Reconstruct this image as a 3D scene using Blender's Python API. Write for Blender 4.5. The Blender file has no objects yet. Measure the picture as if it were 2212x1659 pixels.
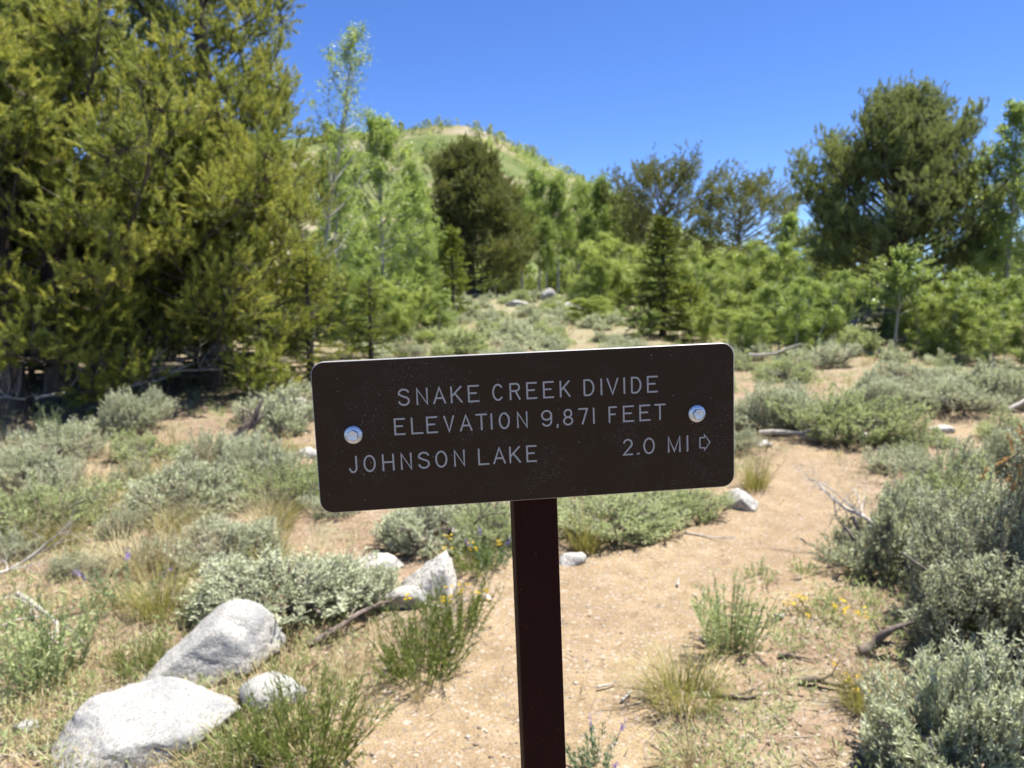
import bpy, math, random
import numpy as np
from mathutils import Vector, Matrix

# ------------------------------------------------------------------ camera, sky, sun, exposure
scene = bpy.context.scene
COL = scene.collection
CAM_H, PITCH, FPX = 1.45, math.radians(6.5), 1534.0      # FPX: focal length in units of a 2212 px wide frame
cam_data = bpy.data.cameras.new('camera')
cam_data.sensor_width = 36.0
cam_data.lens = 24.97
cam_data.clip_start = 0.05
cam_data.clip_end = 6000.0
cam_data.dof.use_dof = True
cam_data.dof.focus_distance = 0.685
cam_data.dof.aperture_fstop = 8.6
cam = bpy.data.objects.new('camera', cam_data)
cam.location = (0, 0, CAM_H)
cam.rotation_euler = (math.pi / 2 - PITCH, 0, 0)
COL.objects.link(cam)
scene.camera = cam

SUN_AZ, SUN_EL = math.radians(66), math.radians(70)      # azimuth to the right of the view direction
world = bpy.data.worlds.new('World')
scene.world = world
world.use_nodes = True
wn = world.node_tree.nodes
sky = wn.new('ShaderNodeTexSky')
sky.sky_type = 'NISHITA'
sky.sun_disc = False
sky.sun_elevation = SUN_EL
sky.sun_rotation = SUN_AZ
sky.altitude = 3000
sky.air_density = 1.0
sky.dust_density = 0.0
sky.ozone_density = 5.0
hsv = wn.new('ShaderNodeHueSaturation')          # the clear, saturated blue of high mountain air, the same all over the sky
hsv.inputs['Hue'].default_value = 0.512
hsv.inputs['Saturation'].default_value = 1.16
world.node_tree.links.new(sky.outputs[0], hsv.inputs['Color'])
world.node_tree.links.new(hsv.outputs[0], wn['Background'].inputs[0])
wn['Background'].inputs[1].default_value = 0.090

sun_data = bpy.data.lights.new('sun', 'SUN')
sun_data.energy = 4.9
sun_data.angle = math.radians(0.53)
sun_data.color = (1.0, 0.955, 0.88)
sun = bpy.data.objects.new('sun', sun_data)
SUN_DIR = Vector((math.cos(SUN_EL) * math.sin(SUN_AZ), math.cos(SUN_EL) * math.cos(SUN_AZ), math.sin(SUN_EL)))
sun.rotation_euler = SUN_DIR.to_track_quat('Z', 'Y').to_euler()
sun.location = (0, 0, 30)
COL.objects.link(sun)

scene.view_settings.view_transform = 'Standard'
scene.view_settings.look = 'None'
scene.view_settings.gamma = 1.0
scene.view_settings.use_curve_mapping = False
scene.view_settings.exposure = 1.3
scene.render.engine = 'CYCLES'
cy = scene.cycles
cy.max_bounces = 4
cy.diffuse_bounces = 2
cy.glossy_bounces = 2
cy.transmission_bounces = 4
cy.transparent_max_bounces = 4
cy.caustics_reflective = False
cy.caustics_refractive = False
cy.sample_clamp_indirect = 6.0
cy.use_denoising = True
cy.adaptive_threshold = 0.02

# ------------------------------------------------------------------ numeric helpers
def value_noise(x, y, seed=0):
    r = np.random.RandomState(seed).rand(256, 256)
    xi = np.floor(x).astype(int); yi = np.floor(y).astype(int)
    fx = x - xi; fy = y - yi
    fx = fx * fx * (3 - 2 * fx); fy = fy * fy * (3 - 2 * fy)
    a = r[xi % 256, yi % 256]; b = r[(xi + 1) % 256, yi % 256]
    c = r[xi % 256, (yi + 1) % 256]; d = r[(xi + 1) % 256, (yi + 1) % 256]
    return (a * (1 - fx) + b * fx) * (1 - fy) + (c * (1 - fx) + d * fx) * fy

def fbm(x, y, seed=0, octaves=4, gain=0.5):
    x = np.asarray(x, float); y = np.asarray(y, float)
    s = np.zeros(np.broadcast(x, y).shape); a = 1.0; t = 0.0
    for o in range(octaves):
        s = s + a * (value_noise(x * 2 ** o + 17.3 * o, y * 2 ** o + 5.1 * o, seed + o) - 0.5)
        t += a; a *= gain
    return s / t

def unit(v):
    return v / np.maximum(np.linalg.norm(v, axis=-1, keepdims=True), 1e-9)

def perp(v):
    a = np.where(np.abs(v[:, 2:3]) < 0.9, np.array([[0, 0, 1.0]]), np.array([[1.0, 0, 0]]))
    p = unit(np.cross(v, a))
    return p, np.cross(v, p)

def rnd_unit(rs, n):
    return unit(rs.normal(size=(n, 3)))

def G(x, y):
    """smooth height of the ground"""
    x = np.asarray(x, float); y = np.asarray(y, float)
    t = y - 4.5
    ramp = 0.055 * (t + np.sqrt(t * t + 1.6)) / 2
    over = np.maximum(y - 40, 0)
    ramp = ramp - 0.055 * over - 0.030 * np.maximum(y - 52, 0)
    und = 0.05 * np.sin(x * 0.55 + 0.7) * np.sin(y * 0.42 + 1.0) * np.clip((y - 1) / 4, 0, 1)
    return ramp + und

CP, SP = math.cos(PITCH), math.sin(PITCH)
def ray(px, py):
    a = (px - 1106.0) / FPX; b = (829.5 - py) / FPX
    return np.array([a, CP + b * SP, -SP + b * CP])

def at(px, py):
    """where the ray through a point of the picture meets the ground"""
    d = ray(px, py); lo, hi = 0.5, 0.5
    while hi < 400:
        q = d * hi
        if CAM_H + q[2] <= float(G(q[0], q[1])):
            break
        lo = hi; hi *= 1.05
    for _ in range(30):
        m = (lo + hi) / 2; q = d * m
        if CAM_H + q[2] <= float(G(q[0], q[1])): hi = m
        else: lo = m
    q = d * hi
    return np.array([q[0], q[1], float(G(q[0], q[1]))])

def pt(px, py, dist):
    """point seen at px, py standing dist metres ahead"""
    d = ray(px, py); d = d * (dist / d[1])
    return np.array([d[0], d[1], CAM_H + d[2]])

def metres(px, y):
    return px / FPX * y

# ------------------------------------------------------------------ mesh helpers
class Geo:
    """collects vertices and faces (tris / quads) with a tint per vertex"""
    def __init__(self):
        self.v = []; self.f3 = []; self.f4 = []; self.t = []; self.n = 0
    def add(self, v, f, tint=0.5):
        v = np.asarray(v, float).reshape(-1, 3); f = np.asarray(f, int)
        if len(v) == 0: return
        (self.f3 if f.shape[1] == 3 else self.f4).append(f + self.n)
        self.v.append(v)
        self.t.append(np.broadcast_to(np.asarray(tint, float), (len(v),)))
        self.n += len(v)
    def mesh(self, name, mat, smooth=False):
        me = bpy.data.meshes.new(name)
        if self.n == 0: return me
        v = np.concatenate(self.v)
        f3 = np.concatenate(self.f3) if self.f3 else np.zeros((0, 3), int)
        f4 = np.concatenate(self.f4) if self.f4 else np.zeros((0, 4), int)
        loops = np.concatenate([f3.ravel(), f4.ravel()]).astype(np.int32)
        ls = np.concatenate([np.arange(len(f3)) * 3, len(f3) * 3 + np.arange(len(f4)) * 4]).astype(np.int32)
        me.vertices.add(len(v)); me.loops.add(len(loops)); me.polygons.add(len(ls))
        me.vertices.foreach_set('co', v.astype(np.float32).ravel())
        me.loops.foreach_set('vertex_index', loops)
        me.polygons.foreach_set('loop_start', ls)
        if smooth: me.polygons.foreach_set('use_smooth', np.ones(len(ls), bool))
        me.update(calc_edges=True)
        a = me.attributes.new('tint', 'FLOAT', 'POINT')
        a.data.foreach_set('value', np.concatenate(self.t).astype(np.float32))
        me.materials.append(mat)
        return me

def add_tube(g, path, radii, sides=6, tint=0.5, wob=0.0, rs=None, cap=True):
    path = np.asarray(path, float); n = len(path)
    radii = np.broadcast_to(np.asarray(radii, float), (n,))
    tan = unit(np.gradient(path, axis=0))
    p, q = perp(tan[:1]); u = p[0]
    rings = []
    ang = np.arange(sides) * 2 * math.pi / sides
    for i in range(n):
        u = u - tan[i] * np.dot(u, tan[i]); u = u / max(np.linalg.norm(u), 1e-9)
        w = np.cross(tan[i], u)
        rr = radii[i] * (1 + (rs.uniform(-wob, wob, sides) if wob else 0))
        rings.append(path[i] + (np.cos(ang) * rr)[:, None] * u + (np.sin(ang) * rr)[:, None] * w)
    v = np.concatenate(rings)
    i, j = np.meshgrid(np.arange(n - 1), np.arange(sides), indexing='ij')
    a = i * sides + j; b = i * sides + (j + 1) % sides
    f = np.stack([a, b, b + sides, a + sides], -1).reshape(-1, 4)
    g.add(v, f, tint)
    if cap:
        for r0, flip in ((0, True), ((n - 1), False)):
            c = path[r0]; ring = rings[r0]
            fv = np.concatenate([ring, c[None]])
            k = np.arange(sides)
            ff = np.stack([k, (k + 1) % sides, np.full(sides, sides)], -1)
            g.add(fv, ff[:, ::-1] if flip else ff, tint)

def add_sticks(g, p0, p1, r0, r1, tint=0.5):
    """many straight three-sided twigs"""
    p0 = np.asarray(p0, float); p1 = np.asarray(p1, float); n = len(p0)
    if n == 0: return
    d = unit(p1 - p0); u, w = perp(d)
    r0 = np.broadcast_to(np.asarray(r0, float), (n,)); r1 = np.broadcast_to(np.asarray(r1, float), (n,))
    vs = []
    for base, r in ((p0, r0), (p1, r1)):
        for k in range(3):
            a = k * 2 * math.pi / 3
            vs.append(base + (math.cos(a) * u + math.sin(a) * w) * r[:, None])
    v = np.stack(vs, 1)
    o = (np.arange(n) * 6)[:, None]
    f = np.concatenate([o + np.array([[k, (k + 1) % 3, 3 + (k + 1) % 3, 3 + k]]) for k in range(3)])
    t = np.repeat(np.broadcast_to(np.asarray(tint, float), (n,)), 6)
    g.add(v.reshape(-1, 3), f, t)

def add_leaves(g, pos, d, length, width, rs, tint, fold=0.25, face=0.0):
    """diamond leaves, one quad each"""
    n = len(pos)
    if n == 0: return
    d = unit(d); u, w = perp(d)
    a = rs.uniform(0, 2 * math.pi, n)[:, None]
    s = np.cos(a) * u + np.sin(a) * w
    if face > 0: s = unit(np.cross(d, np.array([[0, 0, face]]) + rs.normal(0, 1, (n, 3))))
    nn = np.cross(d, s)
    L = np.broadcast_to(np.asarray(length, float), (n,))[:, None]; W = np.broadcast_to(np.asarray(width, float), (n,))[:, None]
    b = pos; tip = pos + d * L
    m = pos + d * L * 0.55
    l = m + s * W / 2 + nn * W * fold; r = m - s * W / 2 + nn * W * fold
    v = np.stack([b, l, tip, r], 1).reshape(-1, 3)
    o = (np.arange(n) * 4)[:, None]
    t = np.repeat(np.broadcast_to(np.asarray(tint, float), (n,)), 4)
    g.add(v, o + np.array([[0, 1, 2, 3]]), t)

def add_blades(g, base, d, length, width, bend, rs, tint):
    """grass blades that arch over, three faces each"""
    n = len(base)
    if n == 0: return
    d = unit(d); h = d.copy(); h[:, 2] = 0; h = unit(h + rs.normal(size=(n, 3)) * [0.3, 0.3, 0])
    s = unit(np.cross(d, np.array([[0, 0, 1.0]])) + 1e-6)
    L = np.broadcast_to(np.asarray(length, float), (n,))[:, None]; W = np.broadcast_to(np.asarray(width, float), (n,))[:, None]
    B = np.broadcast_to(np.asarray(bend, float), (n,))[:, None]
    m1 = base + d * L * 0.4 + h * L * B * 0.12
    m2 = base + d * L * 0.75 + h * L * B * 0.45 - np.array([[0, 0, 1]]) * L * B * 0.08
    tp = base + d * L * 0.95 + h * L * B * 1.0 - np.array([[0, 0, 1]]) * L * B * 0.30
    v = np.stack([base - s * W / 2, base + s * W / 2, m1 + s * W * .45, m1 - s * W * .45, m2 + s * W * .3, m2 - s * W * .3, tp], 1).reshape(-1, 3)
    o = (np.arange(n) * 7)[:, None]
    t = np.repeat(np.broadcast_to(np.asarray(tint, float), (n,)), 7)
    k0 = g.n
    g.add(v, np.concatenate([o + np.array([[0, 1, 2, 3]]), o + np.array([[3, 2, 4, 5]])]), t)
    g.f3.append(o + k0 + np.array([[5, 4, 6]]))

def add_needles(g, pos, d, shoot_len, n_per, needle, width, rs, tint, spread=(1.05, 0.35)):
    """bottle-brush shoots of needles"""
    n = len(pos)
    if n == 0: return
    d = unit(d)
    P = np.repeat(pos, n_per, 0); D = np.repeat(d, n_per, 0)
    SL = np.repeat(np.broadcast_to(np.asarray(shoot_len, float), (n,)), n_per)
    T = np.repeat(np.broadcast_to(np.asarray(tint, float), (n,)), n_per)
    N = n * n_per
    t = rs.uniform(0, 1, N)
    u, w = perp(D)
    a = rs.uniform(0, 2 * math.pi, N)[:, None]
    r = np.cos(a) * u + np.sin(a) * w
    ang = (spread[0] + (spread[1] - spread[0]) * t + rs.normal(0, 0.12, N))[:, None]
    nd = D * np.cos(ang) + r * np.sin(ang)
    b = P + D * (SL * t)[:, None]
    L = (needle * rs.uniform(0.75, 1.15, N))[:, None]
    s = unit(np.cross(nd, rnd_unit(rs, N)))
    v = np.stack([b - s * width / 2, b + s * width / 2, b + nd * L], 1).reshape(-1, 3)
    tt = np.repeat(np.clip(T + 0.25 * (t - 0.5) + rs.normal(0, 0.08, N), 0, 1), 3)
    g.add(v, (np.arange(N) * 3)[:, None] + np.array([[0, 1, 2]]), tt)

# ------------------------------------------------------------------ scene helpers
def setp(o, label=None, cat=None, group=None, kind=None):
    if label: o['label'] = label
    if cat: o['category'] = cat
    if group: o['group'] = group
    if kind: o['kind'] = kind
    return o

def obj(name, me, parent=None, loc=None):
    o = bpy.data.objects.new(name, me); COL.objects.link(o)
    if parent is not None: o.parent = parent
    if loc is not None: o.location = loc
    return o

def thing(name, parts, loc, label, cat, group=None, rotz=0.0, scale=(1, 1, 1), tilt=(0, 0)):
    """an Empty at the base with one child per part; parts is a list of (name, mesh)"""
    e = bpy.data.objects.new(name, None); COL.objects.link(e)
    e.empty_display_size = 0.1
    e.location = tuple(float(c) for c in loc); e.rotation_euler = (tilt[0], tilt[1], rotz); e.scale = scale
    for nm, me in parts: obj(nm, me, e)
    return setp(e, label, cat, group)

def single(name, me, loc, label, cat, group=None, rotz=0.0, scale=(1, 1, 1), tilt=(0, 0)):
    o = obj(name, me)
    o.location = tuple(float(c) for c in loc); o.rotation_euler = (tilt[0], tilt[1], rotz); o.scale = scale
    return setp(o, label, cat, group)

# ------------------------------------------------------------------ materials
def new_mat(name):
    m = bpy.data.materials.new(name); m.use_nodes = True
    return m, m.node_tree.nodes, m.node_tree.links, m.node_tree.nodes['Principled BSDF']

def rgb(c): return (c[0], c[1], c[2], 1.0)

def ramp(nodes, links, fac, stops, interp='LINEAR'):
    r = nodes.new('ShaderNodeValToRGB'); r.color_ramp.interpolation = interp
    e = r.color_ramp.elements
    while len(e) < len(stops): e.new(0.5)
    for k, (p, c) in enumerate(stops):
        e[k].position = p; e[k].color = rgb(c)
    links.new(fac, r.inputs[0])
    return r.outputs[0]

def noise(nodes, links, scale, detail=4, rough=0.55, vec=None, dist=0.0):
    n = nodes.new('ShaderNodeTexNoise')
    n.inputs['Scale'].default_value = scale; n.inputs['Detail'].default_value = detail
    n.inputs['Roughness'].default_value = rough; n.inputs['Distortion'].default_value = dist
    if vec is not None: links.new(vec, n.inputs['Vector'])
    return n.outputs['Fac']

def mixc(nodes, links, fac, a, b, mode='MIX'):
    m = nodes.new('ShaderNodeMix'); m.data_type = 'RGBA'; m.blend_type = mode
    for sock, val in ((m.inputs[0], fac), (m.inputs[6], a), (m.inputs[7], b)):
        if hasattr(val, 'links'): links.new(val, sock)
        elif isinstance(val, (int, float)): sock.default_value = val
        else: sock.default_value = rgb(val)
    return m.outputs[2]

def math_n(nodes, links, op, a, b=0.0, clamp=False):
    m = nodes.new('ShaderNodeMath'); m.operation = op; m.use_clamp = clamp
    for s, v in ((m.inputs[0], a), (m.inputs[1], b)):
        if hasattr(v, 'links'): links.new(v, s)
        else: s.default_value = v
    return m.outputs[0]

def bump(nodes, links, height, strength, dist, bsdf, prev=None):
    b = nodes.new('ShaderNodeBump'); b.inputs['Strength'].default_value = strength; b.inputs['Distance'].default_value = dist
    links.new(height, b.inputs['Height'])
    if prev is not None: links.new(prev, b.inputs['Normal'])
    links.new(b.outputs[0], bsdf.inputs['Normal'])
    return b.outputs[0]

def leaf_mat(name, stops, transl=0.3, rough=0.55, spec=0.25, tcol=None):
    m, N, L, P = new_mat(name)
    at_ = N.new('ShaderNodeAttribute'); at_.attribute_name = 'tint'
    oi = N.new('ShaderNodeObjectInfo')
    r = math_n(N, L, 'MULTIPLY_ADD', oi.outputs['Random'], 0.36)
    N[r.node.name].inputs[2].default_value = -0.18
    f = math_n(N, L, 'ADD', at_.outputs['Fac'], r, True)
    c = ramp(N, L, f, stops)
    L.new(c, P.inputs['Base Color'])
    P.inputs['Roughness'].default_value = rough
    P.inputs['Specular IOR Level'].default_value = spec
    if transl > 0:
        t = N.new('ShaderNodeBsdfTranslucent')
        tc = mixc(N, L, 0.65, c, tcol if tcol else (0.30, 0.34, 0.05))
        L.new(tc, t.inputs[0])
        mx = N.new('ShaderNodeMixShader'); mx.inputs[0].default_value = transl
        L.new(P.outputs[0], mx.inputs[1]); L.new(t.outputs[0], mx.inputs[2])
        L.new(mx.outputs[0], N['Material Output'].inputs[0])
    return m

def bark_mat(name, c0, c1, scale=18.0, rough=0.9, stretch=0.25, bstr=0.6, dark=None):
    m, N, L, P = new_mat(name)
    tc = N.new('ShaderNodeTexCoord'); mp = N.new('ShaderNodeMapping')
    mp.inputs['Scale'].default_value = (1, 1, stretch)
    L.new(tc.outputs['Object'], mp.inputs[0])
    n1 = noise(N, L, scale, 6, 0.65, mp.outputs[0])
    c = ramp(N, L, n1, [(0.3, c0), (0.7, c1)])
    if dark:
        n2 = noise(N, L, scale * 0.6, 3, 0.6, tc.outputs['Object'])
        k = ramp(N, L, n2, [(0.62, (0, 0, 0)), (0.68, (1, 1, 1))])
        c = mixc(N, L, k, c, dark)
    L.new(c, P.inputs['Base Color']); P.inputs['Roughness'].default_value = rough
    P.inputs['Specular IOR Level'].default_value = 0.2
    bump(N, L, n1, bstr, 0.01, P)
    return m

M = {}
M['pine'] = leaf_mat('pine_needles', [(0.0, (0.055, 0.076, 0.020)), (0.45, (0.215, 0.25, 0.056)), (0.8, (0.425, 0.43, 0.095)), (1.0, (0.54, 0.50, 0.115))], 0.32, 0.5, 0.3, (0.55, 0.58, 0.09))
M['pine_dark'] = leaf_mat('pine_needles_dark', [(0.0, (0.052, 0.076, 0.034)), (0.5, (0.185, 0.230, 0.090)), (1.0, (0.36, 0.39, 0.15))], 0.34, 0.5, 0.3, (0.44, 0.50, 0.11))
M['pine_brown'] = leaf_mat('pine_needles_bronze', [(0.0, (0.048, 0.062, 0.024)), (0.5, (0.145, 0.165, 0.050)), (1.0, (0.28, 0.28, 0.08))], 0.28, 0.55, 0.25, (0.34, 0.35, 0.07))
M['fir'] = leaf_mat('fir_needles', [(0.0, (0.040, 0.060, 0.014)), (0.5, (0.14, 0.18, 0.028)), (1.0, (0.32, 0.34, 0.05))], 0.3, 0.5, 0.3, (0.40, 0.46, 0.045))
M['aspen'] = leaf_mat('aspen_leaves', [(0.0, (0.10, 0.155, 0.040)), (0.5, (0.19, 0.265, 0.070)), (1.0, (0.33, 0.395, 0.12))], 0.45, 0.4, 0.4, (0.48, 0.60, 0.11))
M['willow'] = leaf_mat('shrub_leaves', [(0.0, (0.11, 0.165, 0.04)), (0.5, (0.23, 0.30, 0.075)), (1.0, (0.39, 0.44, 0.11))], 0.42, 0.45, 0.35, (0.54, 0.64, 0.11))
M['sage'] = leaf_mat('sage_leaves', [(0.0, (0.22, 0.245, 0.15)), (0.45, (0.41, 0.445, 0.29)), (0.8, (0.55, 0.58, 0.40)), (1.0, (0.64, 0.655, 0.47))], 0.33, 0.6, 0.2, (0.60, 0.64, 0.30))
M['sage_green'] = leaf_mat('green_sage_leaves', [(0.0, (0.19, 0.23, 0.10)), (0.5, (0.36, 0.42, 0.20)), (1.0, (0.52, 0.56, 0.30))], 0.33, 0.6, 0.2, (0.56, 0.64, 0.20))
M['sage_yellow'] = leaf_mat('rabbitbrush_leaves', [(0.0, (0.20, 0.24, 0.07)), (0.5, (0.40, 0.44, 0.13)), (1.0, (0.60, 0.60, 0.17))], 0.3, 0.6, 0.2, (0.55, 0.60, 0.12))
M['grass_green'] = leaf_mat('green_grass', [(0.0, (0.075, 0.115, 0.022)), (0.5, (0.15, 0.19, 0.045)), (0.85, (0.27, 0.28, 0.08)), (1.0, (0.42, 0.36, 0.17))], 0.3, 0.5, 0.3, (0.34, 0.40, 0.06))
M['grass_yellow'] = leaf_mat('yellow_grass', [(0.0, (0.13, 0.14, 0.035)), (0.5, (0.27, 0.25, 0.07)), (1.0, (0.46, 0.39, 0.19))], 0.3, 0.5, 0.3, (0.40, 0.38, 0.08))
M['grass_dry'] = leaf_mat('dry_grass', [(0.0, (0.20, 0.19, 0.075)), (0.4, (0.38, 0.32, 0.155)), (1.0, (0.60, 0.51, 0.32))], 0.28, 0.6, 0.2, (0.52, 0.44, 0.22))
M['lupine'] = leaf_mat('lupine_leaves', [(0.0, (0.11, 0.17, 0.085)), (1.0, (0.27, 0.35, 0.20))], 0.3, 0.55, 0.25, (0.30, 0.42, 0.12))
M['yellow'] = leaf_mat('yellow_petals', [(0.0, (0.62, 0.42, 0.01)), (1.0, (0.80, 0.60, 0.03))], 0.25, 0.6, 0.2, (0.8, 0.6, 0.02))
M['purple'] = leaf_mat('purple_petals', [(0.0, (0.14, 0.08, 0.42)), (1.0, (0.28, 0.20, 0.62))], 0.2, 0.6, 0.2, (0.3, 0.2, 0.6))
M['orange'] = leaf_mat('rusty_seed_heads', [(0.0, (0.36, 0.22, 0.09)), (1.0, (0.58, 0.40, 0.20))], 0.2, 0.7, 0.15, (0.6, 0.35, 0.12))
M['bark'] = bark_mat('pine_bark', (0.035, 0.026, 0.020), (0.15, 0.12, 0.10))
M['aspen_bark'] = bark_mat('aspen_bark', (0.30, 0.29, 0.24), (0.52, 0.50, 0.43), 9, 0.8, 1.0, 0.3, (0.06, 0.055, 0.045))
M['sagewood'] = bark_mat('sage_stems', (0.07, 0.055, 0.045), (0.30, 0.26, 0.225), 40, 0.9, 0.3, 0.7)
M['deadwood'] = bark_mat('bleached_wood', (0.25, 0.22, 0.19), (0.56, 0.52, 0.46), 26, 0.85, 0.2, 0.7)
M['deaddark'] = bark_mat('weathered_dark_wood', (0.06, 0.045, 0.036), (0.24, 0.195, 0.16), 26, 0.9, 0.3, 0.8)
M['litter'] = leaf_mat('twig_litter', [(0.0, (0.10, 0.07, 0.05)), (0.5, (0.26, 0.20, 0.14)), (1.0, (0.48, 0.42, 0.34))], 0.0, 0.85, 0.15)

def soil_mat(name, cols, dark, litter_amt, pebble=1.0, green=0.0, worn=None):
    m, N, L, P = new_mat(name)
    tc = N.new('ShaderNodeTexCoord'); V = tc.outputs['Object']
    big = noise(N, L, 0.9, 3, 0.6, V)
    mid = noise(N, L, 7.0, 3, 0.65, V)
    fine = noise(N, L, 120.0, 2, 0.7, V)
    c = ramp(N, L, mid, [(0.28, cols[0]), (0.5, cols[1]), (0.72, cols[2])])
    c = mixc(N, L, ramp(N, L, big, [(0.42, (0, 0, 0)), (0.66, (litter_amt,) * 3)]), c, dark)
    if green > 0:
        gn = noise(N, L, 3.1, 4, 0.7, V)
        c = mixc(N, L, ramp(N, L, gn, [(0.50, (0, 0, 0)), (0.64, (green,) * 3)]), c, (0.21, 0.205, 0.11))
    if green > 0:
        sx = N.new('ShaderNodeSeparateXYZ'); L.new(V, sx.inputs[0])
        far = math_n(N, L, 'MULTIPLY', math_n(N, L, 'SUBTRACT', sx.outputs[1], 9.0), 0.10, True)      # turf covers more of the soil across the far meadow
        tf = math_n(N, L, 'MULTIPLY', far, ramp(N, L, gn, [(0.36, (0.25,) * 3), (0.55, (0.85,) * 3)]))
        c = mixc(N, L, tf, c, ramp(N, L, mid, [(0.3, (0.17, 0.18, 0.09)), (0.7, (0.29, 0.29, 0.17))]))
    if worn:
        wa = N.new('ShaderNodeAttribute'); wa.attribute_name = 'tint'
        wf = math_n(N, L, 'ADD', wa.outputs['Fac'], math_n(N, L, 'MULTIPLY', math_n(N, L, 'SUBTRACT', noise(N, L, 5.0, 3, 0.7, V), 0.5), 1.6))
        wf = math_n(N, L, 'MULTIPLY', ramp(N, L, wf, [(0.25, (0, 0, 0)), (0.75, (1, 1, 1))]), wa.outputs['Fac'], True)
        c = mixc(N, L, wf, c, ramp(N, L, mid, [(0.28, worn[0]), (0.5, worn[1]), (0.72, worn[2])]))
    sp = ramp(N, L, fine, [(0.30, (0.52, 0.50, 0.48)), (0.5, (1, 1, 1)), (0.74, (1.30, 1.28, 1.25))])
    c = mixc(N, L, 0.85, c, sp, 'MULTIPLY')
    vo = N.new('ShaderNodeTexVoronoi'); vo.inputs['Scale'].default_value = 85.0; L.new(V, vo.inputs['Vector'])
    pc = N.new('ShaderNodeSeparateColor'); L.new(vo.outputs['Color'], pc.inputs[0])
    stone = ramp(N, L, pc.outputs[0], [(0.80, (0, 0, 0)), (0.84, (0.75,) * 3)])
    c = mixc(N, L, stone, c, mixc(N, L, pc.outputs[1], (0.15, 0.12, 0.095), (0.42, 0.37, 0.30)))
    L.new(c, P.inputs['Base Color'])
    P.inputs['Roughness'].default_value = 0.95; P.inputs['Specular IOR Level'].default_value = 0.1
    h = math_n(N, L, 'ADD', math_n(N, L, 'MULTIPLY', fine, 0.7), math_n(N, L, 'MULTIPLY', mid, 1.6))
    b1 = bump(N, L, h, 0.7, 0.012, P)
    inv = math_n(N, L, 'SUBTRACT', 1.0, vo.outputs['Distance'])
    bump(N, L, inv, 0.35 * pebble, 0.006, P, b1)
    return m

TRAIL_C = [(0.205, 0.150, 0.086), (0.275, 0.207, 0.123), (0.338, 0.262, 0.163)]
M['ground'] = soil_mat('meadow_soil', [(0.16, 0.112, 0.070), (0.25, 0.180, 0.115), (0.34, 0.26, 0.175)], (0.15, 0.108, 0.074), 0.55, 1.2, 0.6, TRAIL_C)
M['trail'] = soil_mat('sandy_trail', TRAIL_C, (0.235, 0.170, 0.108), 0.75, 1.2)

def granite_mat(name, light, lichen=0.35, speck=140.0):
    m, N, L, P = new_mat(name)
    tc = N.new('ShaderNodeTexCoord'); V = tc.outputs['Object']
    n1 = noise(N, L, speck, 3, 0.7, V)
    n2 = noise(N, L, 9, 6, 0.65, V)
    n3 = noise(N, L, 5, 5, 0.7, V, 0.5)
    c = ramp(N, L, n1, [(0.32, (0.12, 0.12, 0.12)), (0.42, (light[0] * .62, light[1] * .62, light[2] * .62)), (0.56, light), (0.72, (light[0] * 1.25, light[1] * 1.24, light[2] * 1.2))])
    c = mixc(N, L, ramp(N, L, n2, [(0.52, (0, 0, 0)), (0.63, (0.65,) * 3)]), c, (0.20, 0.205, 0.205))
    c = mixc(N, L, ramp(N, L, n3, [(0.62, (0, 0, 0)), (0.72, (lichen,) * 3)]), c, (0.47, 0.32, 0.15))
    L.new(c, P.inputs['Base Color']); P.inputs['Roughness'].default_value = 0.85
    P.inputs['Specular IOR Level'].default_value = 0.25
    b = bump(N, L, n1, 0.35, 0.004, P)
    bump(N, L, n2, 0.6, 0.03, P, b)
    return m

M['granite'] = granite_mat('speckled_granite', (0.385, 0.37, 0.335))
M['quartz'] = granite_mat('pale_quartzite', (0.52, 0.49, 0.43), 0.5, 60.0)

m, N, L, P = new_mat('sign_paint')
tc = N.new('ShaderNodeTexCoord'); V = tc.outputs['Object']
mp = N.new('ShaderNodeMapping'); mp.inputs['Scale'].default_value = (14, 600, 1); L.new(V, mp.inputs[0])
gr = noise(N, L, 1.0, 3, 0.6, mp.outputs[0])
base = mixc(N, L, gr, (0.0400, 0.0235, 0.0130), (0.0550, 0.0335, 0.0195))
clus = ramp(N, L, noise(N, L, 16, 5, 0.7, V, 0.8), [(0.50, (0, 0, 0)), (0.60, (1, 1, 1))])
dots = ramp(N, L, noise(N, L, 1100, 2, 0.6, V), [(0.652, (0, 0, 0)), (0.68, (0.9, 0.9, 0.9))])
far_ = ramp(N, L, noise(N, L, 420, 1, 0.5, V), [(0.775, (0, 0, 0)), (0.79, (0.8, 0.8, 0.8))])
mp2 = N.new('ShaderNodeMapping'); mp2.inputs['Scale'].default_value = (90, 900, 1); mp2.inputs['Rotation'].default_value = (0, 0, 0.35); L.new(V, mp2.inputs[0])
scr = ramp(N, L, noise(N, L, 1.0, 1, 0.5, mp2.outputs[0]), [(0.80, (0, 0, 0)), (0.82, (0.8, 0.8, 0.8))])
chips = math_n(N, L, 'MAXIMUM', math_n(N, L, 'MAXIMUM', math_n(N, L, 'MULTIPLY', clus, dots), far_), scr)
L.new(mixc(N, L, chips, base, (0.42, 0.40, 0.36)), P.inputs['Base Color'])
P.inputs['Roughness'].default_value = 0.45
P.inputs['Specular IOR Level'].default_value = 0.06
bump(N, L, gr, 0.12, 0.0005, P)
M['sign'] = m

m, N, L, P = new_mat('bare_sign_edge')
P.inputs['Base Color'].default_value = (0.30, 0.295, 0.285, 1); P.inputs['Roughness'].default_value = 0.4
M['sign_edge'] = m

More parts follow.
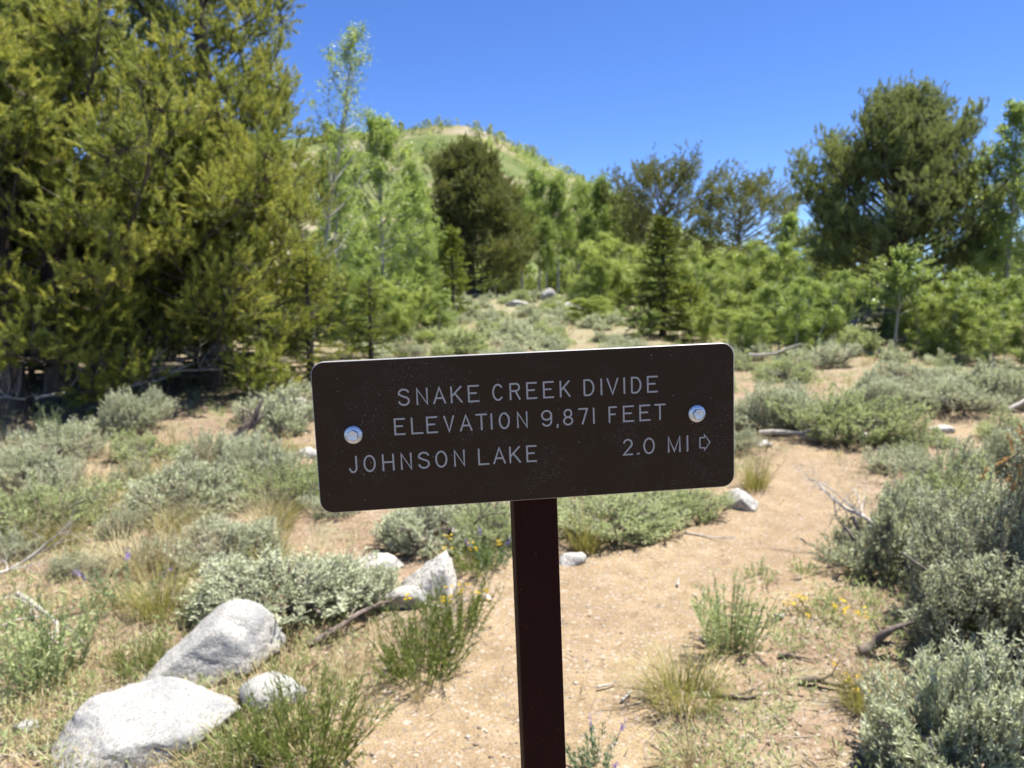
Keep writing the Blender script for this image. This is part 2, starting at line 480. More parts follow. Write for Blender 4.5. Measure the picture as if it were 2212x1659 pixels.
m, N, L, P = new_mat('routed_letters')
tc = N.new('ShaderNodeTexCoord')
n_ = noise(N, L, 900, 3, 0.6, tc.outputs['Object'])
L.new(ramp(N, L, n_, [(0.3, (0.36, 0.33, 0.295)), (0.7, (0.46, 0.425, 0.385))]), P.inputs['Base Color'])
P.inputs['Roughness'].default_value = 0.5
M['letter'] = m

m, N, L, P = new_mat('rusty_post_steel')
tc = N.new('ShaderNodeTexCoord'); V = tc.outputs['Object']
nf = noise(N, L, 700, 3, 0.7, V); nb = noise(N, L, 18, 6, 0.7, V, 0.6)
c = mixc(N, L, nb, (0.0190, 0.0052, 0.0040), (0.0330, 0.0098, 0.0076))
c = mixc(N, L, ramp(N, L, nf, [(0.62, (0, 0, 0)), (0.70, (0.6,) * 3)]), c, (0.095, 0.045, 0.024))
rust = math_n(N, L, 'MULTIPLY', ramp(N, L, noise(N, L, 40, 4, 0.7, V), [(0.64, (0, 0, 0)), (0.70, (1, 1, 1))]), ramp(N, L, nf, [(0.5, (0, 0, 0)), (0.6, (1, 1, 1))]))
c = mixc(N, L, rust, c, (0.12, 0.058, 0.022))
L.new(c, P.inputs['Base Color']); P.inputs['Roughness'].default_value = 0.65; P.inputs['Specular IOR Level'].default_value = 0.06
bump(N, L, nf, 0.25, 0.0006, P)
M['post'] = m

m, N, L, P = new_mat('zinc_plated_bolt')
tc = N.new('ShaderNodeTexCoord')
n_ = noise(N, L, 420, 4, 0.6, tc.outputs['Object'])
L.new(ramp(N, L, n_, [(0.3, (0.62, 0.63, 0.66)), (0.7, (0.82, 0.83, 0.85))]), P.inputs['Base Color'])
P.inputs['Metallic'].default_value = 0.6; P.inputs['Roughness'].default_value = 0.42
bump(N, L, n_, 0.12, 0.0005, P)
M['bolt'] = m

m, N, L, P = new_mat('hillside')
tc = N.new('ShaderNodeTexCoord'); V = tc.outputs['Object']
h1 = noise(N, L, 0.022, 5, 0.6, V, 0.6); h2 = noise(N, L, 0.25, 4, 0.65, V)
c = ramp(N, L, h1, [(0.37, (0.095, 0.125, 0.045)), (0.47, (0.135, 0.155, 0.065)), (0.55, (0.235, 0.205, 0.125)), (0.72, (0.31, 0.28, 0.22))])
c = mixc(N, L, ramp(N, L, h2, [(0.5, (0, 0, 0)), (0.68, (0.5,) * 3)]), c, (0.10, 0.12, 0.05))
L.new(c, P.inputs['Base Color']); P.inputs['Roughness'].default_value = 1.0; P.inputs['Specular IOR Level'].default_value = 0.0
M['hill'] = m

# ------------------------------------------------------------------ the trail outline, seen from above
TL = [(700, 2300), (725, 1900), (745, 1659), (835, 1530), (1000, 1450), (1048, 1340), (1120, 1255), (1235, 1205), (1420, 1180), (1530, 1118), (1632, 1075), (1688, 1005), (1712, 970), (1790, 944), (1930, 932), (2110, 926), (2300, 922)]
TR = [(1330, 2300), (1360, 1900), (1385, 1659), (1400, 1550), (1490, 1420), (1535, 1320), (1630, 1250), (1735, 1210), (1795, 1165), (1808, 1105), (1800, 1045), (1788, 1000), (1806, 978), (1870, 966), (1980, 962), (2110, 962), (2300, 960)]
def dense(pts, n):
    w = np.array([at(*p)[:2] for p in pts])
    s = np.linspace(0, len(w) - 1, n); k = np.arange(len(w))
    xy = np.stack([np.interp(s, k, w[:, 0]), np.interp(s, k, w[:, 1])], 1)
    for _ in range(6):
        xy[1:-1] = (xy[:-2] + 2 * xy[1:-1] + xy[2:]) / 4
    return xy
NT = 190
trL, trR = dense(TL, NT), dense(TR, NT)
trC = (trL + trR) / 2; trW = np.linalg.norm(trR - trL, axis=1) / 2

def trail_depth(x, y):
    """1 in the middle of the trail, 0 at its edge, negative outside"""
    sh = np.shape(x); x = np.ravel(np.asarray(x, float)); y = np.ravel(np.asarray(y, float))
    out = np.full(len(x), -9.0)
    near = np.where((y < 14) & (y > 0.2))[0]
    for c in range(0, len(near), 4000):
        i = near[c:c + 4000]
        d2 = (x[i][:, None] - trC[None, :, 0]) ** 2 + (y[i][:, None] - trC[None, :, 1]) ** 2
        out[i] = np.max(1 - np.sqrt(d2) / trW[None, :], axis=1)
    return out.reshape(sh)

def micro(x, y):
    fade = np.clip(1.4 - np.asarray(y) / 14, 0.15, 1)
    return (0.035 * fbm(x * 2.2, y * 2.2, 5, 4) + 0.018 * fbm(np.asarray(x) * 14, np.asarray(y) * 14, 9, 3)) * fade

# ------------------------------------------------------------------ ground, trail, hill
ny, nx = 290, 260
yy = np.concatenate([np.linspace(-3, 0.6, 8)[:-1], 0.6 * (62 / 0.6) ** np.linspace(0, 1, ny - 40) , np.geomspace(66, 2500, 33)])
u = np.linspace(-1, 1, nx)
X = []; Y = []
for y in yy:
    half = 1.6 + max(y, 0) * 1.25
    X.append(np.sinh(u * 1.2) / math.sinh(1.2) * half); Y.append(np.full(nx, y))
X = np.array(X); Y = np.array(Y)
Z = G(X, Y) + micro(X, Y)
td = trail_depth(X, Y)
Z = Z - 0.05 * np.clip(td * 3, 0, 1)
Z = np.maximum(Z, -40)
g = Geo()
i, j = np.meshgrid(np.arange(len(yy) - 1), np.arange(nx - 1), indexing='ij')
a = i * nx + j
g.add(np.stack([X, Y, Z], -1).reshape(-1, 3), np.stack([a, a + 1, a + nx + 1, a + nx], -1).reshape(-1, 4), np.clip(1.1 + td / 0.45, 0, 1).ravel())
ground = setp(obj('ground', g.mesh('ground', M['ground'], True)), 'sandy brown meadow soil between the sagebrush', kind='structure')

mt = 56
sfine = np.linspace(0, NT - 1, 520); k = np.arange(NT)
cl = [np.stack([np.interp(sfine, k, t_[:, 0]), np.interp(sfine, k, t_[:, 1])], 1) for t_ in (trL, trR)]
t = np.linspace(-0.16, 1.16, mt)[None, :, None]
xy = cl[0][:, None] * (1 - t) + cl[1][:, None] * t
tt = np.abs(np.linspace(-0.16, 1.16, mt) * 2 - 1)[None, :]
rag = 0.22 * fbm(xy[..., 0] * 3.5, xy[..., 1] * 3.5, 31, 4)
lev = np.clip((1.06 + rag - tt) * 4.5, -1.2, 1)
z = G(xy[..., 0], xy[..., 1]) + micro(xy[..., 0], xy[..., 1]) * 0.55 - 0.012 + 0.035 * np.minimum(lev, 0.35) - 0.012 * (1 - tt ** 2)
g = Geo()
i, j = np.meshgrid(np.arange(len(sfine) - 1), np.arange(mt - 1), indexing='ij')
a = i * mt + j
g.add(np.concatenate([xy, z[..., None]], -1).reshape(-1, 3), np.stack([a, a + 1, a + mt + 1, a + mt], -1).reshape(-1, 4))
trail = setp(obj('trail', g.mesh('trail', M['trail'], True)), 'pale sandy footpath winding past the sign', kind='structure')

HD = 340.0   # the ridge of the far hill
ridge_px = [(-700, 470), (-300, 420), (100, 360), (500, 310), (760, 285), (860, 278), (940, 266), (1000, 268), (1050, 282), (1100, 308), (1160, 338), (1220, 372), (1290, 402), (1350, 428), (1420, 470), (1520, 540), (1640, 620), (1800, 690), (2300, 760), (3000, 800)]
rx = np.array([pt(a_, b_, HD)[0] for a_, b_ in ridge_px]); rz = np.array([pt(a_, b_, HD)[2] for a_, b_ in ridge_px])
def hill_z(x, y):
    top = np.interp(x * HD / np.maximum(y, 60) * 0.35 + x * 0.65, rx, rz)
    t_ = np.clip((y - 75) / (HD - 75), 0, 1.6)
    f = np.where(t_ < 1, t_ ** 1.15, 1 - (t_ - 1) ** 1.4 * 1.5)
    return -3 + (top + 3) * f + 7 * fbm(x / 45, y / 45, 77, 4) * np.clip(t_ * 2, 0, 1) * (1 - 0.65 * np.clip(t_ * 3 - 2, 0, 1))
hx = np.linspace(-340, 420, 190); hy = np.linspace(70, 500, 120)
X, Y = np.meshgrid(hx, hy, indexing='xy'); Z = hill_z(X, Y)
g = Geo(); nxh = len(hx)
i, j = np.meshgrid(np.arange(len(hy) - 1), np.arange(nxh - 1), indexing='ij'); a = i * nxh + j
g.add(np.stack([X, Y, Z], -1).reshape(-1, 3), np.stack([a, a + 1, a + nxh + 1, a + nxh], -1).reshape(-1, 4))
setp(obj('hill', g.mesh('hill', M['hill'], True)), 'rounded green and tan hill rising behind the trees', kind='structure')

def hill_wood(name, seed, n, mat, conifer, label):
    rs = np.random.RandomState(seed)
    x = rs.uniform(-150, 130, n * 6); y = rs.uniform(120, HD + 6, n * 6)
    nz = fbm(x / 38, y / 38, 77 + (3 if conifer else 8), 4)
    if conifer:
        w = np.clip(0.05 + 0.9 * (nz > 0.07) + 0.9 * (y > HD - 14) * (fbm(x / 14, y / 60, 5, 2) > -0.05), 0, 1)
    else:
        w = np.clip(1.2 * (nz > 0.02), 0, 1)
    keep = np.where(rs.rand(len(x)) < w)[0][:n]
    x, y = x[keep], y[keep]
    if conifer:
        xr = rs.uniform(-60, 110, 240); kr = fbm(xr / 11, xr * 0, 6, 2) > 0.0
        x = np.concatenate([x, xr[kr]]); y = np.concatenate([y, HD - rs.uniform(-3, 26, kr.sum())])
    zz = hill_z(x, y)
    g = Geo()
    for px_, py_, pz_ in zip(x, y, zz):
        h = rs.uniform(1.8, 4.6) if conifer else rs.uniform(1.6, 4.0)
        r = h * (rs.uniform(0.16, 0.26) if conifer else rs.uniform(0.35, 0.6))
        nn = 34 if conifer else 26
        if conifer:
            tz = rs.rand(nn) ** 0.8
            rad = r * (1.05 - tz) * np.sqrt(rs.rand(nn))
            az = rs.uniform(0, 6.28, nn)
            pos = np.stack([rad * np.cos(az), rad * np.sin(az), tz * h], 1)
            d = np.stack([np.cos(az), np.sin(az), rs.uniform(-0.2, 0.9, nn)], 1)
        else:
            q = rnd_unit(rs, nn) * (rs.rand(nn, 1) ** 0.35)
            pos = q * [r, r, h * 0.42] + [0, 0, h * 0.58]
            d = rnd_unit(rs, nn)
        add_leaves(g, pos + [px_, py_, pz_], d, h * 0.21, h * 0.16, rs, np.clip(rs.normal(0.5, 0.2, nn), 0, 1))
    return setp(obj(name, g.mesh(name, mat)), label, kind='stuff')
hill_wood('hillside_conifers', 3, 620, M['pine_dark'], True, 'dark conifers dotted over the far hill and its crest')
hill_wood('hillside_aspens', 4, 950, M['willow'], False, 'light green aspen woods covering the far hill')

# ------------------------------------------------------------------ the trail sign
SW, SH, ST = 0.406, 0.144, 0.0064
c_right = np.array([0.99433, -0.05128, 0.09311]); c_up = np.array([-0.03345, -0.99248, -0.11774])
c_mid = np.array([0.01789, 0.04119, 0.68313])
def cam_to_world(v):   # x right, y down, z ahead of the lens -> metres in the place
    return np.array([v[0], CP * v[2] - SP * v[1], -SP * v[2] - CP * v[1]])
s_r = cam_to_world(c_right); s_u = cam_to_world(c_up)
s_r /= np.linalg.norm(s_r); s_u -= s_r * np.dot(s_r, s_u); s_u /= np.linalg.norm(s_u)
s_n = np.cross(s_r, s_u)                        # towards the reader
s_c = cam_to_world(c_mid) + [0, 0, CAM_H]
MS = Matrix(((s_r[0], s_u[0], s_n[0], s_c[0]), (s_r[1], s_u[1], s_n[1], s_c[1]), (s_r[2], s_u[2], s_n[2], s_c[2]), (0, 0, 0, 1)))
post_top = -0.5 * SH + 0.135                    # along the sign's own up axis, from its middle
foot = s_c + s_r * 0.0035 - s_n * 0.03
down = -s_u / -s_u[2] * -1
kfoot = (foot[2] - (float(G(foot[0], foot[1])) - 0.30)) / s_u[2]
sign = bpy.data.objects.new('trail_sign', None); COL.objects.link(sign)
base_pt = foot - s_u * kfoot
sign.matrix_world = Matrix.Translation(Vector(base_pt))
setp(sign, 'dark brown metal trail sign with engraved grey lettering on a square post', 'sign')
INV = Matrix.Translation(-Vector(base_pt)) @ MS

def sign_part(name, me, parent=None):
    o = obj(name, me, parent or sign)
    if parent is None: o.matrix_local = INV
    return o

def rounded_outline(w, h, r, seg=10):
    pts = []
    for cx_, cy_, a0 in ((w / 2 - r, h / 2 - r, 0), (-w / 2 + r, h / 2 - r, 90), (-w / 2 + r, -h / 2 + r, 180), (w / 2 - r, -h / 2 + r, 270)):
        for k_ in range(seg + 1):
            a_ = math.radians(a0 + 90 * k_ / seg)
            pts.append((cx_ + r * math.cos(a_), cy_ + r * math.sin(a_)))
    return pts

def plate(name, w, h, th, r, bev, mat, edge_mat=None):
    import bmesh
    bm = bmesh.new()
    o1 = rounded_outline(w, h, r); o2 = rounded_outline(w - 2 * bev, h - 2 * bev, r - bev)
    rings = [[bm.verts.new((x, y, z)) for x, y in o] for o, z in ((o2, 0), (o1, -bev), (o1, -th + bev), (o2, -th))]
    n = len(o1)
    bm.faces.new(rings[0])
    bm.faces.new(rings[3][::-1])
    for a_, b_ in zip(rings, rings[1:]):
        for k_ in range(n):
            f = bm.faces.new((a_[(k_ + 1) % n], a_[k_], b_[k_], b_[(k_ + 1) % n]))
            f.material_index = 1 if edge_mat else 0
    bmesh.ops.recalc_face_normals(bm, faces=bm.faces)
    me = bpy.data.meshes.new(name); bm.to_mesh(me); bm.free()
    me.materials.append(mat)
    if edge_mat: me.materials.append(edge_mat)
    return me
panel = sign_part('panel', plate('panel', SW, SH, ST, 0.0125, 0.0006, M['sign'], M['sign_edge']))
panel['label'] = 'dark brown sign panel with rounded corners and paint chips'

# routed single-stroke letters: u to the right, v up, both 0..1
def arc(cx_, cy_, rx_, ry_, a0, a1, n=12):
    return [(cx_ + rx_ * math.cos(math.radians(a0 + (a1 - a0) * k_ / n)), cy_ + ry_ * math.sin(math.radians(a0 + (a1 - a0) * k_ / n))) for k_ in range(n + 1)]
FONT = {
 'S': [arc(.5, .74, .48, .26, 20, 190, 9) + arc(.5, .26, .48, .26, 88, -170, 13)],
 'N': [[(0, 0), (0, 1), (1, 0), (1, 1)]], 'A': [[(0, 0), (.5, 1), (1, 0)], [(.17, .33), (.83, .33)]],
 'K': [[(0, 0), (0, 1)], [(.95, 1), (0, .38)], [(.33, .58), (1, 0)]],
 'E': [[(1, 1), (0, 1), (0, 0), (1, 0)], [(0, .53), (.76, .53)]],
 'C': [arc(.52, .5, .5, .5, 42, 318, 20)],
 'R': [[(0, 0), (0, 1), (.6, 1)] + arc(.6, .765, .38, .235, 90, -90, 10) + [(0, .53)], [(.55, .53), (1, 0)]],
 'D': [[(0, 0), (0, 1), (.4, 1)] + arc(.4, .5, .58, .5, 90, -90, 14) + [(0, 0)]],
 'I': [[(.5, 0), (.5, 1)]], 'V': [[(0, 1), (.5, 0), (1, 1)]], 'L': [[(0, 1), (0, 0), (1, 0)]],
 'T': [[(0, 1), (1, 1)], [(.5, 1), (.5, 0)]], 'O': [arc(.5, .5, .5, .5, 90, 450, 28)],
 '9': [arc(.5, .70, .47, .30, 0, 360, 20), arc(.5, .70, .47, .30, 0, -1, 1) + [(.96, .5)] + arc(.5, .32, .46, .32, 0, -150, 9)],
 ',': [[(.5, .03), (.35, -.14)]], '8': [arc(.5, .75, .42, .25, -90, 270, 18), arc(.5, .25, .5, .25, 90, 450, 18)],
 '7': [[(0, 1), (1, 1), (.4, 0)]], 'F': [[(0, 0), (0, 1), (1, 1)], [(0, .52), (.8, .52)]],
 'J': [[(1, 1), (1, .3)] + arc(.5, .3, .5, .3, 0, -165, 10)], 'H': [[(0, 0), (0, 1)], [(1, 0), (1, 1)], [(0, .52), (1, .52)]],
 '2': [arc(.5, .72, .48, .28, 165, -25, 12) + [(0, 0), (1, 0)]], '.': [[(.2, .02), (.8, .02)]],
 'M': [[(0, 0), (0, 1), (.5, .04), (1, 1), (1, 0)]],
 '>': [[(.0, .18), (.0, .80), (.46, .80), (.46, .98), (1, .5), (.46, .02), (.46, .18), (.0, .18)]],
}
def add_stroke(g, pts, r, z):
    p = [np.array(pts[0])]
    for q in pts[1:]:
        if np.linalg.norm(np.array(q) - p[-1]) > r * 0.25: p.append(np.array(q))
    n = len(p)
    left = []; right = []
    for k_ in range(n):
        if k_ == 0: t_ = p[1] - p[0]
        elif k_ == n - 1: t_ = p[-1] - p[-2]
        else:
            t_ = None
        if t_ is None:
            t0 = (p[k_] - p[k_ - 1]); t1 = (p[k_ + 1] - p[k_]); t0 = t0 / np.linalg.norm(t0); t1 = t1 / np.linalg.norm(t1)
            n0 = np.array([-t0[1], t0[0]]); n1 = np.array([-t1[1], t1[0]])
            mid = n0 + n1; l_ = np.linalg.norm(mid)
            mid = mid / max(l_, 1e-6); s_ = min(1 / max(np.dot(mid, n0), 0.45), 2.0)
            left.append(p[k_] + mid * r * s_); right.append(p[k_] - mid * r * s_)
        else:
            t_ = t_ / np.linalg.norm(t_); nn = np.array([-t_[1], t_[0]])
            left.append(p[k_] + nn * r); right.append(p[k_] - nn * r)
    v = [(*q, z) for q in left] + [(*q, z) for q in right]
    g.add(v, [[k_, n + k_, n + k_ + 1, k_ + 1] for k_ in range(n - 1)])
    closed = np.linalg.norm(p[0] - p[-1]) < r
    if not closed:
        for e, inner in ((p[0], p[1]), (p[-1], p[-2])):
            d = e - inner; d = d / np.linalg.norm(d); a0 = math.atan2(d[1], d[0])
            ring = [(e[0] + r * math.cos(a0 + x), e[1] + r * math.sin(a0 + x), z) for x in np.linspace(-math.pi / 2, math.pi / 2, 7)]
            g.add([(e[0], e[1], z)] + ring, [[0, q, q + 1] for q in range(1, 7)])

R_ST = 0.00082
LINES = [
 ('lettering', 'grey engraved line reading SNAKE CREEK DIVIDE', 'SNAKECREEKDIVIDE', 98.9, 115.3, [(-124.5, -113.3), (-107.3, -96.4), (-91.7, -79.5), (-75.1, -63.8), (-58.7, -47.8), (-35.7, -24.8), (-19.0, -8.6), (-2.9, 7.7), (13.2, 23.8), (29.4, 39.9), (52.6, 63.4), (70.1, 70.1), (75.2, 87.0), (92.7, 92.7), (99.3, 109.8), (115.1, 126.1)]),
 ('lettering', 'grey engraved line reading ELEVATION 9,871 FEET', 'ELEVATION9,87IFEET', 71.3, 87.5, [(-129.6, -119.0), (-113.7, -102.2), (-99.4, -88.5), (-83.0, -72.7), (-67.8, -55.8), (-52.7, -41.3), (-37.4, -37.4), (-30.5, -19.8), (-13.0, -2.6), (10.2, 21.5), (26.4, 26.4), (31.7, 41.6), (46.7, 56.4), (61.9, 61.9), (76.5, 85.0), (90.7, 101.9), (107.0, 118.2), (121.8, 133.5)]),
 ('lettering', 'grey engraved words JOHNSON LAKE', 'JOHNSONLAKE', 37.5, 54.0, [(-174.0, -166.0), (-160.2, -148.8), (-142.7, -131.4), (-125.4, -114.8), (-109.1, -97.8), (-92.7, -81.2), (-74.9, -64.4), (-51.8, -41.0), (-37.5, -25.2), (-21.7, -10.6), (-5.2, 5.2)]),
 ('lettering', 'grey engraved distance 2.0 MI', '2.OMI', 38.2, 54.6, [(90.0, 100.0), (105.2, 105.2), (110.4, 121.9), (135.0, 148.0), (154.9, 154.9)]),
 ('arrow', 'grey engraved outline of an arrow pointing right', '>', 37.4, 55.4, [(166.8, 178.6)]),
]
for nm, lab, chars, y0, y1, xs in LINES:
    g = Geo(); kk = 0
    for ch, (x0, x1) in zip(chars, xs):
        x0, x1 = x0 / 1000, x1 / 1000
        if x1 - x0 < 0.001: x0, x1 = x0 - 0.002, x1 + 0.002
        b0, b1 = y0 / 1000 - SH / 2 + R_ST, y1 / 1000 - SH / 2 - R_ST
        x0 += R_ST; x1 -= R_ST
        for st_ in FONT[ch]:
            add_stroke(g, [(x0 + u_ * (x1 - x0), b0 + v_ * (b1 - b0)) for u_, v_ in st_], R_ST * (.74 if ch == '>' else 1), 0.0002 + 0.00003 * (kk % 5)); kk += 1
    o = obj(nm, g.mesh(nm, M['letter']), panel); o['label'] = lab

def lathe(prof, seg=40):
    g = Geo()
    n = len(prof); a_ = np.arange(seg) * 2 * math.pi / seg
    v = np.array([[(r * math.cos(x), r * math.sin(x), z) for x in a_] for r, z in prof]).reshape(-1, 3)
    f = [[i_ * seg + k_, i_ * seg + (k_ + 1) % seg, (i_ + 1) * seg + (k_ + 1) % seg, (i_ + 1) * seg + k_] for i_ in range(n - 1) for k_ in range(seg)]
    g.add(v, f)
    return g
flange = lathe([(0.0001, 0.0), (0.0084, 0.0), (0.0087, 0.0006), (0.0085, 0.0016), (0.0076, 0.0025), (0.0060, 0.0031), (0.0001, 0.0033)]).mesh('washer_flange', M['bolt'], True)
hexp = []
g = Geo()
prof = [(0.0056, 0.002), (0.0055, 0.0064), (0.0050, 0.0072), (0.0046, 0.0071), (0.0001, 0.0068)]
v = np.array([[(r * math.cos(x), r * math.sin(x), z) for x in np.arange(6) * math.pi / 3 + 0.45] for r, z in prof]).reshape(-1, 3)
g.add(v, [[i_ * 6 + k_, i_ * 6 + (k_ + 1) % 6, (i_ + 1) * 6 + (k_ + 1) % 6, (i_ + 1) * 6 + k_] for i_ in range(len(prof) - 1) for k_ in range(6)])
hexm = g.mesh('hex_head', M['bolt'])
shank = lathe([(0.003, 0.0005), (0.003, -0.022), (0.0001, -0.023)], 12).mesh('shank', M['bolt'], True)
for bx, by, rot_ in ((-0.1677, 0.0742, 0.1), (0.1645, 0.0758, 0.5)):
    b = obj('bolt', flange, sign)
    b.matrix_local = INV @ Matrix.Translation((bx, by - SH / 2, 0.0003)) @ Matrix.Rotation(rot_, 4, 'Z')
    obj('hex_head', hexm, b); obj('shank', shank, b)

def box_mesh(name, x0, x1, y0, y1, z0, z1, mat, bev=0.002):
    import bmesh
    bm = bmesh.new()
    vs = [bm.verts.new((x, y, z)) for x in (x0, x1) for y in (y0, y1) for z in (z0, z1)]
    for q in ((0, 1, 3, 2), (4, 6, 7, 5), (0, 4, 5, 1), (2, 3, 7, 6), (0, 2, 6, 4), (1, 5, 7, 3)): bm.faces.new([vs[k_] for k_ in q])
    bmesh.ops.recalc_face_normals(bm, faces=bm.faces)
    bmesh.ops.bevel(bm, geom=list(bm.edges), offset=bev, segments=2, affect='EDGES', profile=0.6)
    me = bpy.data.meshes.new(name); bm.to_mesh(me); bm.free(); me.materials.append(mat)
    return me
ztop = 0.056; zback = -ST - 0.0055
sign_part('post', box_mesh('post', -0.0185, 0.0258, -kfoot, ztop, zback - 0.0445, zback, M['post'], 0.004))['label'] = 'rusty dark brown square steel post'
sign_part('bracket', box_mesh('bracket', -0.185, 0.185, -0.012, 0.020, zback + 0.0006, -ST - 0.0003, M['post'], 0.0008))

# ------------------------------------------------------------------ plants: generators (each returns a list of parts)
def tree_mesh_name(kind, part): return kind + '_' + part

def pine(seed, H, tr, base, prof, n_limbs, needle=0.05, n_needle=26, width=0.006, shoot=0.14, sub_gap=0.2, shoot_gap=0.12,
         lift=(-0.1, 0.9), up=0.45, mat='pine', tint=(0.5, 0.2), lean=(0, 0), kill=0.0, flat=False, bare=0.25, spread=(1.05, .35), bark='bark', skew=None, subf=0.38, pom=4):
    rs = np.random.RandomState(seed)
    gw, gn, gb = Geo(), Geo(), Geo()
    zt = np.linspace(0, 1, 12)
    tx = lean[0] * zt ** 1.3 * H + np.cumsum(rs.normal(0, 0.012, 12)) * H * 0.3 * zt
    ty = lean[1] * zt ** 1.3 * H + np.cumsum(rs.normal(0, 0.012, 12)) * H * 0.3 * zt
    tpath = np.stack([tx, ty, zt * H * 0.97 - 0.15 * (zt == 0)], 1)
    add_tube(gw, tpath, tr * (1.15 - zt) ** 0.8 * (1 + 0.5 * (zt == 0)), 9, 0.5, 0.1, rs)
    az = rs.uniform(0, 6.28)
    P0 = []; D0 = []; TT = []
    ss0 = []; ss1 = []
    for k_ in range(n_limbs):
        t_ = base + (1 - base) * ((k_ + rs.uniform(0, 1)) / n_limbs) ** 0.9
        t_ = min(t_, 0.985)
        az += 2.4 + rs.uniform(-0.4, 0.4)
        L_ = float(np.interp(t_, prof[0], prof[1])) * rs.uniform(0.72, 1.12) * (1.0 if flat else 1.12)
        if skew is not None: L_ *= 1 + skew[0] * math.cos(az - skew[1])
        if L_ < 0.05: continue
        start = np.array([np.interp(t_, zt, tpath[:, c]) for c in range(3)])
        e0 = lift[0] + (lift[1] - lift[0]) * (t_ - base) / max(1 - base, 1e-3) + rs.normal(0, 0.12)
        d = np.array([math.cos(az) * math.cos(e0), math.sin(az) * math.cos(e0), math.sin(e0)])
        pts = [start]; nseg = 7
        for q in range(nseg):
            d = d + np.array([0, 0, (0.10 if not flat else -0.03) * up * 2]) + rs.normal(0, 0.07, 3); d /= np.linalg.norm(d)
            pts.append(pts[-1] + d * L_ / nseg)
        pts = np.array(pts)
        r0 = min(tr * 0.36, 0.008 + 0.012 * L_)
        add_tube(gb, pts, np.linspace(r0, r0 * 0.2, nseg + 1), 5, rs.uniform(.3, .7))
        ntw = max(3, int(L_ / sub_gap))
        lt = rs.normal(tint[0], tint[1] * 0.6)
        dead = rs.rand() < kill
        for q in range(ntw + 1):
            s_ = bare + (1 - bare) * (q + rs.uniform(0, 0.8)) / (ntw + 0.8) if q < ntw else 1.0
            s_ = min(s_, 1.0)
            b = np.array([np.interp(s_ * nseg, np.arange(nseg + 1), pts[:, c]) for c in range(3)])
            ii = min(int(s_ * nseg), nseg - 1); ld = pts[ii + 1] - pts[ii]; ld /= np.linalg.norm(ld)
            side = np.cross(ld, [0, 0, 1.0]); side /= max(np.linalg.norm(side), 1e-6)
            if q < ntw:
                sd = ld * 0.75 + side * (1 if q % 2 else -1) * rs.uniform(0.5, 1.1) + np.array([0, 0, (0.0 if flat else rs.uniform(-0.1, up + 0.3))])
            else: sd = ld + np.array([0, 0, 0 if flat else up])
            if not flat: sd = sd + rs.normal(0, 0.28, 3)
            sd = sd / np.linalg.norm(sd)
            sl = max(0.10, subf * L_ * (1.15 - 0.7 * s_)) * rs.uniform(0.7, 1.2)
            e = b + sd * sl
            ss0.append(b); ss1.append(e)
            ns = max(2, int(sl / shoot_gap))
            np_ = 0 if flat else pom
            for w_ in range(ns + 1 + np_):
                f_ = 0.2 + 0.8 * min(w_, ns) / ns
                p_ = b + sd * sl * f_
                dd = sd * 0.9 + rs.normal(0, 0.45, 3) + np.array([0, 0, 0.05 if flat else up * 1.1])
                if w_ > ns:
                    p_ = p_ + rs.normal(0, shoot * 0.45, 3); dd = sd * 0.5 + rs.normal(0, 0.6, 3) + np.array([0, 0, up * 1.2])
                if flat: dd[2] *= 0.5
                if not dead:
                    P0.append(p_); D0.append(dd); TT.append(lt + rs.normal(0, tint[1]))
                elif rs.rand() < 0.6:
                    ss0.append(p_); ss1.append(p_ + dd / np.linalg.norm(dd) * shoot * 1.4)
    P0 = np.array(P0); D0 = np.array(D0); TT = np.clip(np.array(TT), 0, 1)
    SL = shoot * rs.uniform(0.65, 1.3, len(P0))
    add_sticks(gb, np.array(ss0), np.array(ss1), 0.007, 0.003, rs.uniform(.2, .8, len(ss0)))
    add_needles(gn, P0, D0, SL, n_needle, needle, width, rs, TT, spread)
    return [('trunk', gw.mesh('trunk', M[bark], True)), ('branches', gb.mesh('branches', M[bark])), ('crown', gn.mesh('crown', M[mat]))]

